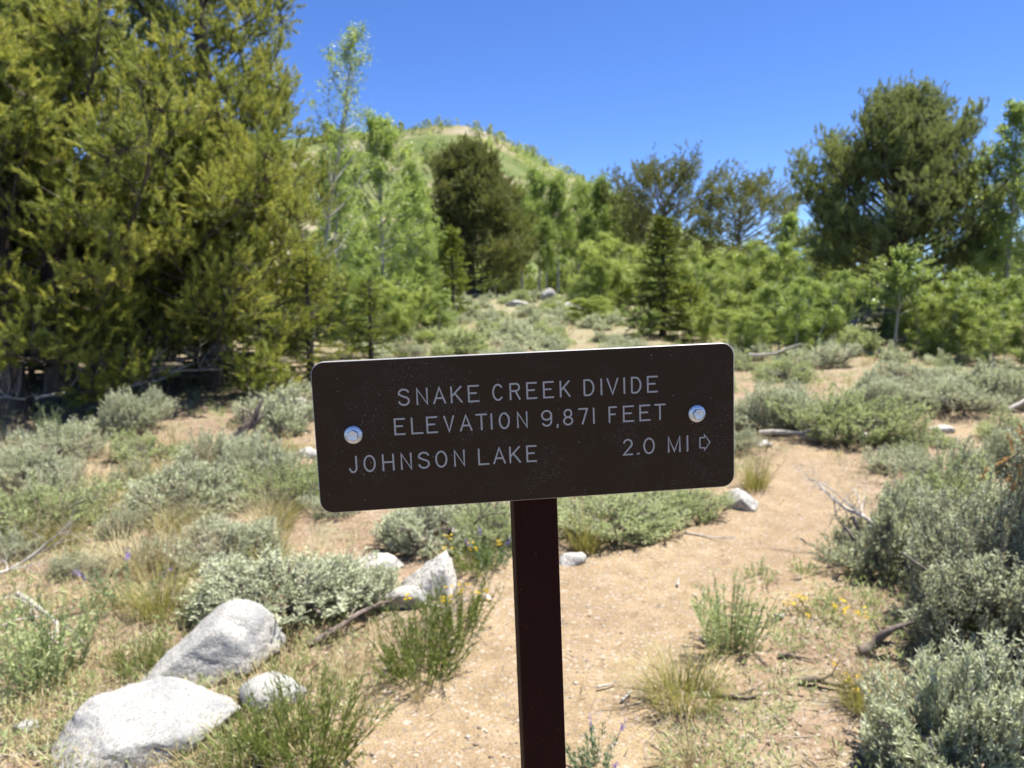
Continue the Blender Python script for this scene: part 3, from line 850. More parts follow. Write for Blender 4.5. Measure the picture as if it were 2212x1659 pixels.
def bough(seed, L, needle, n_needle, width, shoot, sub_gap, mat, tint, pom=8, up=0.4, bark='bark'):
    """one limb of a pine reaching along +X: wood and needles in a mesh with two materials"""
    rs = np.random.RandomState(seed)
    g = Geo(); nseg = 8
    d = np.array([1.0, 0, 0]); pts = [np.zeros(3)]
    for q in range(nseg):
        d = d + np.array([0, 0, 0.085 * up * 2]) + rs.normal(0, 0.07, 3); d /= np.linalg.norm(d); pts.append(pts[-1] + d * L / nseg)
    pts = np.array(pts); r0 = 0.008 + 0.011 * L
    add_tube(g, pts, np.linspace(r0, r0 * .2, nseg + 1), 6, .5, .1, rs)
    P0, D0, TT, s0, s1 = [], [], [], [], []
    n = max(4, int(L * .62 / sub_gap))
    for q in range(n + 1):
        s_ = .46 + .54 * (q + rs.uniform(0, .7)) / (n + .7) if q < n else 1.0
        b = np.array([np.interp(s_ * nseg, np.arange(nseg + 1), pts[:, c]) for c in range(3)])
        i_ = min(int(s_ * nseg), nseg - 1); ld = unit(pts[i_ + 1] - pts[i_]); side = unit(np.cross(ld, [0, 0, 1.0]))
        sd = (ld * .7 + side * (1 if q % 2 else -1) * rs.uniform(.4, 1.1) + np.array([0, 0, rs.uniform(-.15, up + .35)])) if q < n else ld + np.array([0, 0, up])
        sd = unit(sd + rs.normal(0, .2, 3)); sl = max(.12, .34 * L * (1.15 - .75 * s_)) * rs.uniform(.7, 1.25)
        e = b + sd * sl; s0.append(b); s1.append(e)
        lt = rs.normal(tint[0], tint[1] * .5)
        ns = max(2, int(sl / (shoot * .8)))
        for w_ in range(ns + 1 + pom):
            f_ = .3 + .7 * min(w_, ns) / ns; p_ = b + sd * sl * f_
            dd = sd * .9 + rs.normal(0, .45, 3) + np.array([0, 0, up * 1.1])
            if w_ > ns:
                o_ = rs.normal(0, shoot * .55, 3); p_ = p_ + o_; dd = sd * .5 + unit(o_) * .5 + rs.normal(0, .4, 3) + np.array([0, 0, up * 1.5])
                s0.append(e); s1.append(p_)
            P0.append(p_); D0.append(dd); TT.append(lt + rs.normal(0, tint[1]) + .5 * (p_[2] - e[2]))
    add_sticks(g, np.array(s0), np.array(s1), .0055, .0025, .5)
    nw = sum(len(x) for x in g.f3) + sum(len(x) for x in g.f4)
    g3w = sum(len(x) for x in g.f3); g4w = sum(len(x) for x in g.f4)
    P0 = np.array(P0)
    add_needles(g, P0, np.array(D0), shoot * rs.uniform(.6, 1.25, len(P0)), n_needle, needle, width, rs, np.clip(np.array(TT), 0, 1), (1.0, .3))
    me = g.mesh('bough', M[bark]); me.materials.append(M[mat])
    n3 = sum(len(x) for x in g.f3); n4 = sum(len(x) for x in g.f4)
    mi = np.zeros(n3 + n4, np.int32); mi[g3w:n3] = 1
    me.polygons.foreach_set('material_index', mi)
    return me

BSET = {}
def bough_set(key, lengths, seed, **kw):
    BSET[key] = [(L_, [bough(seed + 10 * i_ + q, L_, **kw) for q in range(2)]) for i_, L_ in enumerate(lengths)]

def boughed_pine(seed, loc, H, tr, base, prof, n_limbs, key, label, group=None, lift=(-.15, .9), skew=None, droop=0.):
    rs = np.random.RandomState(seed)
    gw = Geo(); zt = np.linspace(0, 1, 12)
    tx = np.cumsum(rs.normal(0, .012, 12)) * H * .3 * zt; ty = np.cumsum(rs.normal(0, .012, 12)) * H * .3 * zt
    tp = np.stack([tx, ty, zt * H * .95 - .15 * (zt == 0)], 1)
    add_tube(gw, tp, tr * (1.12 - zt) ** .8 * (1 + .5 * (zt == 0)), 10, .5, .1, rs)
    t_ = thing('pine_tree', [('trunk', gw.mesh('trunk', M['bark'], True))], loc, label, 'pine tree', group)
    az = rs.uniform(0, 6.28)
    for k_ in range(n_limbs):
        f = min(base + (1 - base) * ((k_ + rs.rand()) / n_limbs) ** .92, .985)
        az += 2.4 + rs.uniform(-.45, .45)
        L_ = float(np.interp(f, prof[0], prof[1])) * rs.uniform(.7, 1.15)
        if skew is not None: L_ *= 1 + skew[0] * math.cos(az - skew[1])
        cand = min(BSET[key], key=lambda c: abs(math.log(c[0] / L_)))
        o = obj('bough', cand[1][rs.randint(2)], t_)
        el = lift[0] + (lift[1] - lift[0]) * (f - base) / (1 - base) + rs.normal(0, .12)
        o.location = [float(np.interp(f, zt, tp[:, c])) for c in range(3)]
        o.rotation_euler = (rs.normal(0, .25), -el, az)
        s_ = L_ / cand[0]; o.scale = (s_, s_, s_)
    return t_

def aspen(seed, H, tr, base, prof, n_br, leaf=0.042, per=26, lean=(0, 0), mat='aspen', tint=(0.55, 0.2), lift=(0.2, 1.0), twig=0.3, stems=1, spreadr=0.0, bark='aspen_bark', n_tw=9, fuzz=.045):
    rs = np.random.RandomState(seed)
    gw, gb, gl = Geo(), Geo(), Geo()
    tw0 = []; tw1 = []; stem_parts = []
    for st_ in range(stems):
        if stems > 1: gw = gb = Geo()
        first = len(tw0)
        sa = rs.uniform(0, 6.28); sb = spreadr * math.sqrt(rs.rand()) if stems > 1 else 0
        h = H * (rs.uniform(0.72, 1.0) if stems > 1 else 1.0)
        ln = np.array(lean) + (np.array([math.cos(sa), math.sin(sa)]) * rs.uniform(0.05, 0.3) if stems > 1 else 0)
        zt = np.linspace(0, 1, 14)
        tx = sb * math.cos(sa) + ln[0] * zt ** 1.2 * h + np.cumsum(rs.normal(0, 0.010, 14)) * h * 0.35 * zt
        ty = sb * math.sin(sa) + ln[1] * zt ** 1.2 * h + np.cumsum(rs.normal(0, 0.010, 14)) * h * 0.35 * zt
        tp = np.stack([tx, ty, zt * h * 0.98 - 0.1 * (zt == 0)], 1)
        add_tube(gw, tp, tr * (1.06 - zt) ** 0.9, 8, 0.5, 0.06, rs)
        az = rs.uniform(0, 6.28)
        for k_ in range(max(3, n_br // stems)):
            t_ = min(base + (1 - base) * (k_ + rs.uniform(0, 1)) / max(3, n_br // stems), 0.99)
            az += 2.4 + rs.uniform(-.5, .5)
            L_ = float(np.interp(t_, prof[0], prof[1])) * rs.uniform(0.6, 1.15)
            s0 = np.array([np.interp(t_, zt, tp[:, c]) for c in range(3)])
            e0 = lift[0] + (lift[1] - lift[0]) * t_ + rs.normal(0, 0.15)
            d = np.array([math.cos(az) * math.cos(e0), math.sin(az) * math.cos(e0), math.sin(e0)])
            pts = [s0]
            for q in range(6):
                d = d + rs.normal(0, 0.13, 3) + [0, 0, 0.04]; d /= np.linalg.norm(d); pts.append(pts[-1] + d * L_ / 6)
            pts = np.array(pts)
            r0 = min(tr * 0.5, 0.005 + 0.011 * L_)
            add_tube(gb, pts, np.linspace(r0, r0 * 0.25, 7), 5, 0.5, cap=False)
            s_ = rs.uniform(0.2, 1.0, n_tw); s_[-1] = 1.0
            b = np.stack([np.interp(s_ * 6, np.arange(7), pts[:, c]) for c in range(3)], 1)
            td_ = unit(unit(pts[-1:] - pts[:1]) * 0.6 + rs.normal(0, 0.65, (n_tw, 3)) + [0, 0, 0.3])
            tl = twig * rs.uniform(0.4, 1.2, n_tw) * min(1, 0.4 + L_)
            tw0.append(b); tw1.append(b + td_ * tl[:, None])
        if stems > 1:
            add_sticks(gb, np.concatenate(tw0[first:]), np.concatenate(tw1[first:]), 0.004, 0.0015, 0.5)
            stem_parts.append(('stem', gb.mesh('stem', M[bark], True)))
    a_ = np.concatenate(tw0); b_ = np.concatenate(tw1)
    if stems == 1: add_sticks(gb, a_, b_, 0.004, 0.0015, 0.5)
    n = len(a_)
    f_ = np.repeat(rs.rand(n), per); f_ = rs.uniform(0.15, 1.08, n * per)
    pos = np.repeat(a_, per, 0) * (1 - f_[:, None]) + np.repeat(b_, per, 0) * f_[:, None] + rs.normal(0, fuzz, (n * per, 3)) * (H / 5) ** 0.5
    tt_ = np.clip(np.repeat(rs.normal(tint[0], tint[1] * 0.7, n), per) + rs.normal(0, tint[1] * 0.7, n * per), 0, 1)
    d = rs.normal(0, 1, (n * per, 3)) + [0, 0, -0.35]
    add_leaves(gl, pos, d, leaf * rs.uniform(0.7, 1.2, n * per), leaf * 0.85 * rs.uniform(0.7, 1.1, n * per), rs, tt_, 0.15, 0.7)
    if stems > 1: return stem_parts + [('crown', gl.mesh('crown', M[mat]))]
    return [('trunk', gw.mesh('trunk', M[bark], True)), ('branches', gb.mesh('branches', M[bark])), ('crown', gl.mesh('crown', M[mat]))]

def sage(seed, tips=700, leaves=16, leaf=0.026, lw=0.0065, H=0.6, mat='sage', hole=0.0, n_main=8, wood=1.0, twig=0.15, low=-0.05, tint=0.5, stalks=0):
    """a sagebrush one metre wide: gnarled stems, twigs and narrow leaves, on an uneven dome with gaps"""
    rs = np.random.RandomState(seed)
    gs, gl = Geo(), Geo()
    n = int(tips * 1.6)
    az = rs.uniform(0, 2 * math.pi, n)
    sz_ = rs.uniform(low, 1, n)
    el = np.arcsin(np.clip(sz_, -1, 1))
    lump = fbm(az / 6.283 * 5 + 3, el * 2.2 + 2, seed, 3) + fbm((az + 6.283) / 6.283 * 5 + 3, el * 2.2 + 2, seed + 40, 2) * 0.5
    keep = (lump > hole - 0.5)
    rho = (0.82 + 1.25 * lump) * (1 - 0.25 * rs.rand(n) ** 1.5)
    c = np.cos(el)
    tip = np.stack([0.5 * rho * c * np.cos(az), 0.5 * rho * c * np.sin(az), H * rho * (0.12 + 0.88 * np.sin(el))], 1)
    keep &= (lump + rs.normal(0, 0.08, n)) > (-0.13 + hole)
    tip = tip[keep][:tips]; lump = lump[keep][:tips]; n = len(tip)
    inward = tip * np.array([0.55, 0.55, 0.45])
    td_ = unit(unit(tip - inward) * 0.8 + rs.normal(0, 0.3, (n, 3)) + [0, 0, 0.45])
    tl = twig * rs.uniform(0.6, 1.3, n)
    b = tip - td_ * tl[:, None]
    b[:, 2] = np.maximum(b[:, 2], 0.01)
    add_sticks(gs, b, tip, 0.0024, 0.0012, rs.uniform(.3, .9, n))
    nb = max(16, n // 7); ib = rs.choice(n, nb, False)      # bare dead twigs sticking out
    add_sticks(gs, inward[ib], tip[ib] * rs.uniform(.95, 1.18, (nb, 1)) + rs.normal(0, .03, (nb, 3)), 0.0035 * wood, 0.0012, rs.uniform(.6, 1, nb))
    # main stems
    ends = []
    for k_ in range(n_main):
        a_ = k_ * 2 * math.pi / n_main + rs.uniform(-.3, .3); rr = rs.uniform(0.16, 0.34); zz_ = H * rs.uniform(0.22, 0.5)
        q = np.linspace(0, 1, 7)
        p = np.stack([0.04 * math.cos(a_) + q ** 1.1 * rr * math.cos(a_), 0.04 * math.sin(a_) + q ** 1.1 * rr * math.sin(a_), -0.03 + (zz_ + .03) * q ** 0.85], 1)
        p[1:] += rs.normal(0, 0.022, (6, 3))
        add_tube(gs, p, np.linspace(0.020, 0.008, 7) * wood * rs.uniform(.8, 1.3), 6, rs.uniform(0, 1), 0.2, rs)
        ends.append(p[3:])
    ends = np.concatenate(ends)
    sub = rs.choice(n, min(n, 170), False)
    near = ends[np.argmin(((inward[sub][:, None] * 0.9 - ends[None]) ** 2).sum(-1), 1)]
    mid = (near + b[sub]) / 2 + rs.normal(0, 0.02, (len(sub), 3))
    add_sticks(gs, near, mid, 0.0065 * wood, 0.0045 * wood, rs.uniform(.2, .9, len(sub)))
    add_sticks(gs, mid, b[sub], 0.0045 * wood, 0.0024, rs.uniform(.2, .9, len(sub)))
    f_ = rs.uniform(0.05, 1.06, n * leaves)[:, None]
    pos = np.repeat(b, leaves, 0) * (1 - f_) + np.repeat(tip, leaves, 0) * f_
    d = np.repeat(td_, leaves, 0) * 0.75 + rs.normal(0, 0.55, (n * leaves, 3)) + [0, 0, 0.2]
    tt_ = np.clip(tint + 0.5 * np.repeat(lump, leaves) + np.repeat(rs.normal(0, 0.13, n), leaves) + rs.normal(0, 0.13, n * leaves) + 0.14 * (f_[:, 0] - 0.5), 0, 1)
    add_leaves(gl, pos, d, leaf * rs.uniform(0.55, 1.25, n * leaves), lw * rs.uniform(0.7, 1.2, n * leaves), rs, tt_, 0.3, 1.5)
    parts = [('stems', gs.mesh('stems', M['sagewood'])), ('foliage', gl.mesh('foliage', M[mat]))]
    if stalks:
        go = Geo()
        idx = rs.choice(np.where((tip[:, 2] > H * .72))[0], stalks, False); s0 = tip[idx]; top = s0 + np.stack([rs.normal(0, .04, stalks), rs.normal(0, .04, stalks), rs.uniform(.06, .15, stalks)], 1)
        add_sticks(go, s0, top, 0.002, 0.001, 0.4)
        f_ = rs.uniform(0.25, 1, stalks * 40)[:, None]
        pos = np.repeat(s0, 40, 0) * (1 - f_) + np.repeat(top, 40, 0) * f_
        add_leaves(go, pos, rnd_unit(rs, stalks * 40) + [0, 0, .5], 0.016, 0.009, rs, rs.rand(stalks * 40))
        parts.append(('flower_stalks', go.mesh('flower_stalks', M['orange'])))
    return parts

def tuft(seed, n=220, L=0.25, R=0.07, mat='grass_green', width=0.0035, bend=0.45, splay=0.7, tint=(0.45, 0.25), seedheads=0, name='blades'):
    rs = np.random.RandomState(seed)
    g = Geo()
    a_ = rs.uniform(0, 6.283, n); r = R * np.sqrt(rs.rand(n))
    base = np.stack([r * np.cos(a_), r * np.sin(a_), np.full(n, -0.01)], 1)
    sp = splay * (0.25 + 0.75 * r / R) * rs.uniform(0.4, 1.2, n)
    a2 = a_ + rs.normal(0, 0.5, n)
    d = np.stack([np.sin(sp) * np.cos(a2), np.sin(sp) * np.sin(a2), np.cos(sp)], 1)
    add_blades(g, base, d, L * rs.uniform(0.45, 1.15, n), width * rs.uniform(0.7, 1.3, n), bend * rs.uniform(0.3, 1.6, n), rs, np.clip(rs.normal(tint[0], tint[1], n), 0, 1))
    parts = [(name, g.mesh(name, M[mat]))]
    if seedheads:
        gs = Geo()
        a_ = rs.uniform(0, 6.283, seedheads); r = R * rs.rand(seedheads)
        b = np.stack([r * np.cos(a_), r * np.sin(a_), np.zeros(seedheads)], 1)
        e = b + np.stack([rs.normal(0, .06, seedheads), rs.normal(0, .06, seedheads), L * rs.uniform(1.1, 1.6, seedheads)], 1)
        add_sticks(gs, b, e, 0.0012, 0.0008, 0.6)
        pos = np.repeat(b, 9, 0) * 0.12 + np.repeat(e, 9, 0) * 0.88 + rs.normal(0, 0.008, (seedheads * 9, 3))
        add_leaves(gs, pos, np.repeat(e - b, 9, 0) + rs.normal(0, .05, (seedheads * 9, 3)), 0.016, 0.004, rs, rs.uniform(.5, 1, seedheads * 9))
        parts.append(('seed_heads', gs.mesh('seed_heads', M['grass_dry'])))
    return parts

def herb(seed, stems=45, H=0.3, R=0.09, leaf=0.035, lw=0.007, per=22, mat='grass_green', splay=0.5, tint=(0.4, 0.2), flowers=0, fmat='yellow', fsize=0.011, spike=False):
    rs = np.random.RandomState(seed)
    gs, gl = Geo(), Geo()
    a_ = rs.uniform(0, 6.283, stems); r = R * np.sqrt(rs.rand(stems))
    b = np.stack([r * np.cos(a_), r * np.sin(a_), np.full(stems, -0.01)], 1)
    sp = splay * (0.2 + 0.8 * r / R) * rs.uniform(.5, 1.2, stems)
    d = np.stack([np.sin(sp) * np.cos(a_), np.sin(sp) * np.sin(a_), np.cos(sp)], 1)
    e = b + d * (H * rs.uniform(.55, 1.1, stems))[:, None]
    add_sticks(gs, b, e, 0.0022, 0.0010, rs.uniform(.2, .7, stems))
    f_ = rs.uniform(0.12, 1.02, stems * per)[:, None]
    pos = np.repeat(b, per, 0) * (1 - f_) + np.repeat(e, per, 0) * f_
    dd = np.repeat(d, per, 0) * 0.7 + rs.normal(0, .5, (stems * per, 3))
    add_leaves(gl, pos, dd, leaf * rs.uniform(.6, 1.2, stems * per), lw * rs.uniform(.7, 1.2, stems * per), rs, np.clip(rs.normal(tint[0], tint[1], stems * per), 0, 1), .25)
    parts = [('stems', gs.mesh('stems', M[mat])), ('foliage', gl.mesh('foliage', M[mat]))]
    if flowers:
        idx = rs.choice(stems, min(flowers, stems), False)
        for q in idx:
            gf = Geo()
            c = e[q] + d[q] * 0.02
            if spike:
                add_sticks(gf, e[q][None], (e[q] + d[q] * .07)[None], .002, .001, .5)
                pos = e[q] + d[q] * rs.uniform(0, .075, (34, 1)) + rs.normal(0, .006, (34, 3))
                add_leaves(gf, pos, rnd_unit(rs, 34) + d[q] * .4, fsize, fsize * .8, rs, rs.rand(34))
            else:
                for w_ in range(5):
                    c2 = c + rs.normal(0, fsize * 1.3, 3)
                    k_ = 7; an = np.arange(k_) * 6.283 / k_
                    dirs = np.stack([np.cos(an), np.sin(an), np.full(k_, .25)], 1)
                    add_leaves(gf, np.repeat(c2[None], k_, 0), dirs, fsize, fsize * .6, rs, rs.rand(k_), .05)
            parts.append(('flower', gf.mesh('flower', M[fmat])))
    return parts

def deadwood(seed, L=1.0, r=0.03, gens=3, kids=4, mat='deadwood', flatten=0.35, wig=0.16, taper=0.25, angle=0.8):
    rs = np.random.RandomState(seed)
    g = Geo()
    def grow(p, d, L_, r_, gen):
        pts = [p]; n = 8
        for q in range(n):
            d = d + rs.normal(0, wig, 3); d[2] *= (1 - flatten * 0.4); d = d / np.linalg.norm(d)
            pts.append(pts[-1] + d * L_ / n)
        pts = np.array(pts); pts[:, 2] = np.maximum(pts[:, 2], r_ * 0.4)
        add_tube(g, pts, np.linspace(r_, r_ * taper, n + 1) * rs.uniform(.88, 1.12, n + 1), 7 if gen == gens else 5, rs.rand(), 0.12, rs)
        if gen > 1:
            for q in range(kids):
                s_ = rs.uniform(0.25, 0.95); i_ = int(s_ * n)
                nd = d * 0.5 + (pts[min(i_ + 1, n)] - pts[i_]) / (L_ / n) * 0.5 + rs.normal(0, angle, 3) * [1, 1, 1 - flatten]
                nd[2] = abs(nd[2]) * (1 - flatten) if rs.rand() < .8 else nd[2]
                grow(pts[i_], nd / np.linalg.norm(nd), L_ * rs.uniform(.3, .6), r_ * (1 - (1 - taper) * s_) * .6, gen - 1)
    grow(np.array([-L * .45, 0, r * .7]), np.array([1.0, 0, .05]), L, r, gens)
    return g.mesh('wood', M[mat], True)

def rock(seed, dims, planes=13, rough=0.085, mat='granite', sharp=46.0, cut=None, subd=4):
    """a boulder: a rounded intersection of random flat cuts, roughened"""
    import bmesh
    rs = np.random.RandomState(seed)
    bm = bmesh.new(); bmesh.ops.create_icosphere(bm, subdivisions=subd, radius=1.0)
    me = bpy.data.meshes.new('rock'); bm.to_mesh(me); bm.free()
    v = np.zeros(len(me.vertices) * 3); me.vertices.foreach_get('co', v); v = v.reshape(-1, 3)
    n = rnd_unit(rs, planes); dd = rs.uniform(0.52, 0.88, planes)
    if cut is not None:
        n = np.concatenate([n, unit(np.array([c[:3] for c in cut], float))]); dd = np.concatenate([dd, [c[3] for c in cut]])
    h = np.maximum(v @ n.T, 0.02) / dd[None]
    rad = 1.0 / (np.sum(h ** sharp, 1) + 1.0) ** (1 / sharp)
    nz = fbm(v[:, 0] * 2.3 + v[:, 2] * 1.7 + 9, v[:, 1] * 2.3 - v[:, 2] * 1.1 + 4, seed, 5, 0.55) + 0.35 * fbm(v[:, 0] * 11 + v[:, 2] * 7, v[:, 1] * 11 + v[:, 2] * 5, seed + 7, 3)
    v = v * (rad * (1 + rough * 2.2 * nz))[:, None]
    v = v / np.abs(v).max(0) * np.array(dims) / 2
    me.vertices.foreach_set('co', v.astype(np.float32).ravel())
    me.polygons.foreach_set('use_smooth', np.ones(len(me.polygons), bool))
    me.update(); me.materials.append(M[mat])
    return me

# ------------------------------------------------------------------ trees
def stand(px, dist, top_py):
    """foot of a tree seen at px, dist metres ahead, and its height when its top is seen at top_py"""
    p = pt(px, 700, dist); z = float(G(p[0], p[1]))
    return np.array([p[0], p[1], z]), pt(px, top_py, dist)[2] - z

# left: the big pines
bough_set('yellow', (2.1, 1.45, 1.0, .6), 1000, needle=.056, n_needle=70, width=.0078, shoot=.145, sub_gap=.135, mat='pine', tint=(.58, .19), pom=13)
bough_set('olive', (1.9, 1.2, .7), 1100, needle=.060, n_needle=54, width=.0088, shoot=.16, sub_gap=.15, mat='pine', tint=(.44, .17), pom=11)
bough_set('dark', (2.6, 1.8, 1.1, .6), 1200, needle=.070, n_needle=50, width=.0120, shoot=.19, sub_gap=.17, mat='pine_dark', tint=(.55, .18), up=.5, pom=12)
def left_pine(px, dist, top, seed, prof, label, key, **kw):
    p, H = stand(px, dist, top)
    boughed_pine(seed, p, H, prof=(np.array(prof[0]), np.array(prof[1])), key=key, label=label, group='big pines at the left', **kw)
left_pine(130, 8.6, 20, 11, ([0, .15, .3, .5, .7, .9, 1], [1.7, 2.3, 2.5, 2.2, 1.55, .8, .3]), 'bushy yellow-green pine in the middle of the left mass', 'yellow', tr=.17, base=.07, n_limbs=82, lift=(-.25, 1.0), skew=(.12, 0.))
left_pine(470, 11.0, -330, 12, ([0, .1, .25, .45, .6, .8, 1], [1.4, 1.9, 1.95, 1.8, 1.6, 1.2, .3]), 'tall dark pine whose edge meets the sky beside the slender aspen', 'olive', tr=.19, base=.03, n_limbs=96, lift=(-.25, .7))
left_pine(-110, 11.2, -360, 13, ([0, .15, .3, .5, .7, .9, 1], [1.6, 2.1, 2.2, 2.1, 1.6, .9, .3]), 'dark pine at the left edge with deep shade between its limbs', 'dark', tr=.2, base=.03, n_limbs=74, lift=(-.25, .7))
left_pine(460, 9.2, 330, 14, ([0, .15, .4, .7, .9, 1], [1.3, 1.6, 1.55, 1.15, .7, .3]), 'low bright yellow-green pine filling the foot of the tall dark one', 'yellow', tr=.10, base=.03, n_limbs=58, lift=(-.2, .9))
left_pine(20, 7.9, 130, 15, ([0, .3, .5, .8, 1], [1.1, 1.35, 1.35, .9, .3]), 'rounded yellow-green pine at the left edge in front of the dark limbs', 'yellow', tr=.12, base=.16, n_limbs=52, lift=(-.1, 1.0))
left_pine(215, 10.3, 500, 16, ([0, .3, .7, 1], [1.5, 1.5, 1.0, .3]), 'low dark pine added to block light behind the nearest trunks', 'dark', tr=.09, base=.02, n_limbs=54, lift=(-.1, .9))  # this and the next are added to block light and back the gap darkly
left_pine(-20, 9.8, 520, 17, ([0, .3, .7, 1], [1.4, 1.4, 1.0, .3]), 'low dark pine added at the left edge to deepen the shade', 'dark', tr=.09, base=.02, n_limbs=50, lift=(-.1, .9))

# young conifers
def young_fir(px, dist, top, w_px, seed, label, tint=0.5, n=60, name='young_fir', mat='fir', base=0.05, **kw):
    p, H = stand(px, dist, top); R_ = metres(w_px, dist) / 2
    k_ = dict(needle=max(0.024, 0.0028 * dist), n_needle=18, width=max(0.007, 0.0013 * dist), shoot=max(.07, .0065 * dist), sub_gap=max(.08, .006 * dist), shoot_gap=max(.05, .0042 * dist))
    k_.update(kw)
    thing(name, pine(seed, H, tr=0.035 * H ** .6, base=base, prof=(np.array([0, .12, .5, 1]), np.array([R_ * .85, R_, R_ * .62, .03])), n_limbs=n,
          lift=(-0.1, .45), up=0.12, flat=True, mat=mat, tint=(tint, .2), bare=.15, **k_), p, label, 'conifer', 'young conifers')
young_fir(668, 9.6, 520, 200, 21, 'yellow-green young fir at the right foot of the big left pines', .7, 64)
young_fir(800, 11.6, 600, 150, 22, 'low yellow-green young fir just above the left corner of the sign', .62, 50)
young_fir(978, 22.0, 485, 95, 23, 'narrow yellow-tipped young fir before the round dark pine', .62, 60)
young_fir(1432, 16.5, 455, 165, 24, 'dark young fir with yellow-green outer sprays, right of the meadow', .42, 125)
young_fir(1490, 15.6, 610, 120, 25, 'low yellow-green fir at the right foot of the dark young fir', .68, 46)
young_fir(560, 8.9, 640, 190, 26, 'low bright green fir hugging the ground below the left pines', .6, 50)

for k_, (px, d_, tp_, w_, ti_, lab) in enumerate((
    (60, 10.2, 600, 330, .25, 'half-dead low conifer added to deepen the shade at the left edge'), (250, 10.4, 590, 300, .3, 'half-dead low conifer added to deepen the shade behind the nearest pine'),
    (420, 10.0, 600, 260, .4, 'low dark green conifer added to deepen the shade right of the nearest pine trunk'), (-60, 9.4, 500, 260, .3, 'conifer added as dark fill, cut by the left edge below the dark limbs'))):
    young_fir(px, d_, tp_, w_, 270 + k_, lab, ti_, 46, mat='pine_dark', base=.02, kill=.6)  # low conifers added to keep the shaded gap under the left pines dark

# the middle distance
def mid_pine(px, dist, top, seed, prof, label, mat, n=60, base=.1, tint=.4, kill=0., up=.5, lift=(-.1, 1.), bare=.3, skew=None, nn=16, group='pines beyond the meadow'):
    p, H = stand(px, dist, top); H *= .79
    s_ = dist / 38
    thing('pine_tree', pine(seed, H, .028 * H, base, (np.array(prof[0]), np.array(prof[1])), n, needle=.13 * s_, n_needle=nn, width=.046 * s_, shoot=.30 * s_, pom=3,
          sub_gap=.30 * s_, shoot_gap=.22 * s_, lift=lift, up=up, mat=mat, tint=(tint, .2), kill=kill, bare=bare, skew=skew), p, label, 'pine tree', group)
bough_set('bronze', (2.9, 2.0, 1.2), 1300, needle=.12, n_needle=30, width=.028, shoot=.30, sub_gap=.26, mat='pine_brown', tint=(.50, .18), up=.4, pom=10)
p, H = stand(1018, 38, 368)
boughed_pine(31, p, H, .22, .02, (np.array([0, .08, .3, .6, .85, .97, 1]), np.array([2.9, 3.3, 3.3, 3.1, 2.4, 1.4, .9])), 140, 'bronze', 'round dark olive pine standing alone in front of the hill', 'pines beyond the meadow', lift=(-.15, 1.0))
mid_pine(1425, 42, 366, 32, ([0, .35, .5, .75, .92, 1], [1.6, 2.6, 3.2, 3.5, 2.8, 1.3]), 'open flat-topped pine right of the aspen grove', 'pine_brown', 52, .30, .5, .08, .35, (-.05, .8), .45, nn=12)
mid_pine(1590, 40, 390, 33, ([0, .25, .5, .75, .92, 1], [2.2, 3.3, 3.4, 2.9, 1.9, .8]), 'ragged bronze pine leaning toward the gap of sky', 'pine_brown', 52, .22, .5, .1, .3, (-.1, .7), .45, (.2, 0), nn=12)
mid_pine(1345, 52, 424, 34, ([0, .2, .5, .8, 1], [2.2, 2.6, 2.6, 2.0, .6]), 'brownish pine mostly hidden behind the aspen grove', 'pine_brown', 44, .15, .35, nn=12)
p, H = stand(1928, 17.5, 300)
boughed_pine(35, p, H, .20, .24, (np.array([0, .24, .4, .55, .7, .85, .95, 1]), np.array([1.5, 2.35, 2.6, 2.5, 2.2, 1.75, 1.2, .8])), 120, 'dark', 'broad round-topped pine at the right with dark shade under its crown', lift=(-.1, 1.05))
mid_pine(1870, 24, 470, 36, ([0, .2, .5, .8, 1], [1.2, 1.5, 1.4, 1.0, .2]), 'dark pine half hidden behind the left side of the broad right pine', 'pine_dark', 40, .1, .3)

# aspens
def asp(px, dist, top, w_px, seed, label, name='aspen_tree', cat='aspen tree', group=None, base=.3, n_br=34, per=22, leaf=None, lean=(0, 0), tr=None, stems=1, spreadr=0., tint=.55, mat='aspen', prof=None, n_tw=9, twig=None, lift=(.2, 1.)):
    p, H = stand(px, dist, top); R_ = metres(w_px, dist) / 2
    pr = prof if prof else ([0, base, .6, .85, 1], [R_ * .7, R_, R_ * .95, R_ * .6, R_ * .2])
    return thing(name, aspen(seed, H, tr or .008 * H + .012, base, (np.array(pr[0]), np.array(pr[1])), n_br, leaf or max(.042, .0034 * dist), int(per * 1.45), lean, mat, (tint, .2), lift, twig or max(.25, .018 * dist), stems, spreadr, n_tw=n_tw), p, label, cat, group)
asp(668, 13.5, 62, 270, 41, 'slender leaning aspen with pale bare branches beside the left pines', base=.28, n_br=30, per=15, lean=(.20, 0), tr=.055, n_tw=8, twig=.32, leaf=.044)
asp(830, 19, 268, 240, 42, 'leafy aspen behind the slender leaning one', base=.08, n_br=52, per=24, group='aspens left of the dark round pine')
asp(735, 17, 285, 200, 43, 'aspen filling the space right of the tall left pine', base=.06, n_br=46, per=24, group='aspens left of the dark round pine')
asp(905, 26, 400, 170, 44, 'low aspen touching the round dark pine on its left', base=.05, n_br=46, per=22, group='aspens left of the dark round pine')
gx = [(1128, 44, 398, 120), (1165, 47, 360, 130), (1205, 43, 372, 125), (1248, 46, 392, 120), (1292, 44, 376, 110), (1318, 47, 420, 100), (1180, 41, 470, 120), (1265, 42, 455, 120)]
gl_ = ['aspen at the left end of the distant grove', 'tallest aspen of the distant grove, second from its left end', 'aspen in the middle of the distant grove, left of centre', 'aspen in the middle of the distant grove, right of centre', 'aspen with a pointed top near the right end of the distant grove', 'aspen at the far right end of the distant grove', 'lower aspen at the front of the distant grove, left side', 'lower aspen at the front of the distant grove, right side']
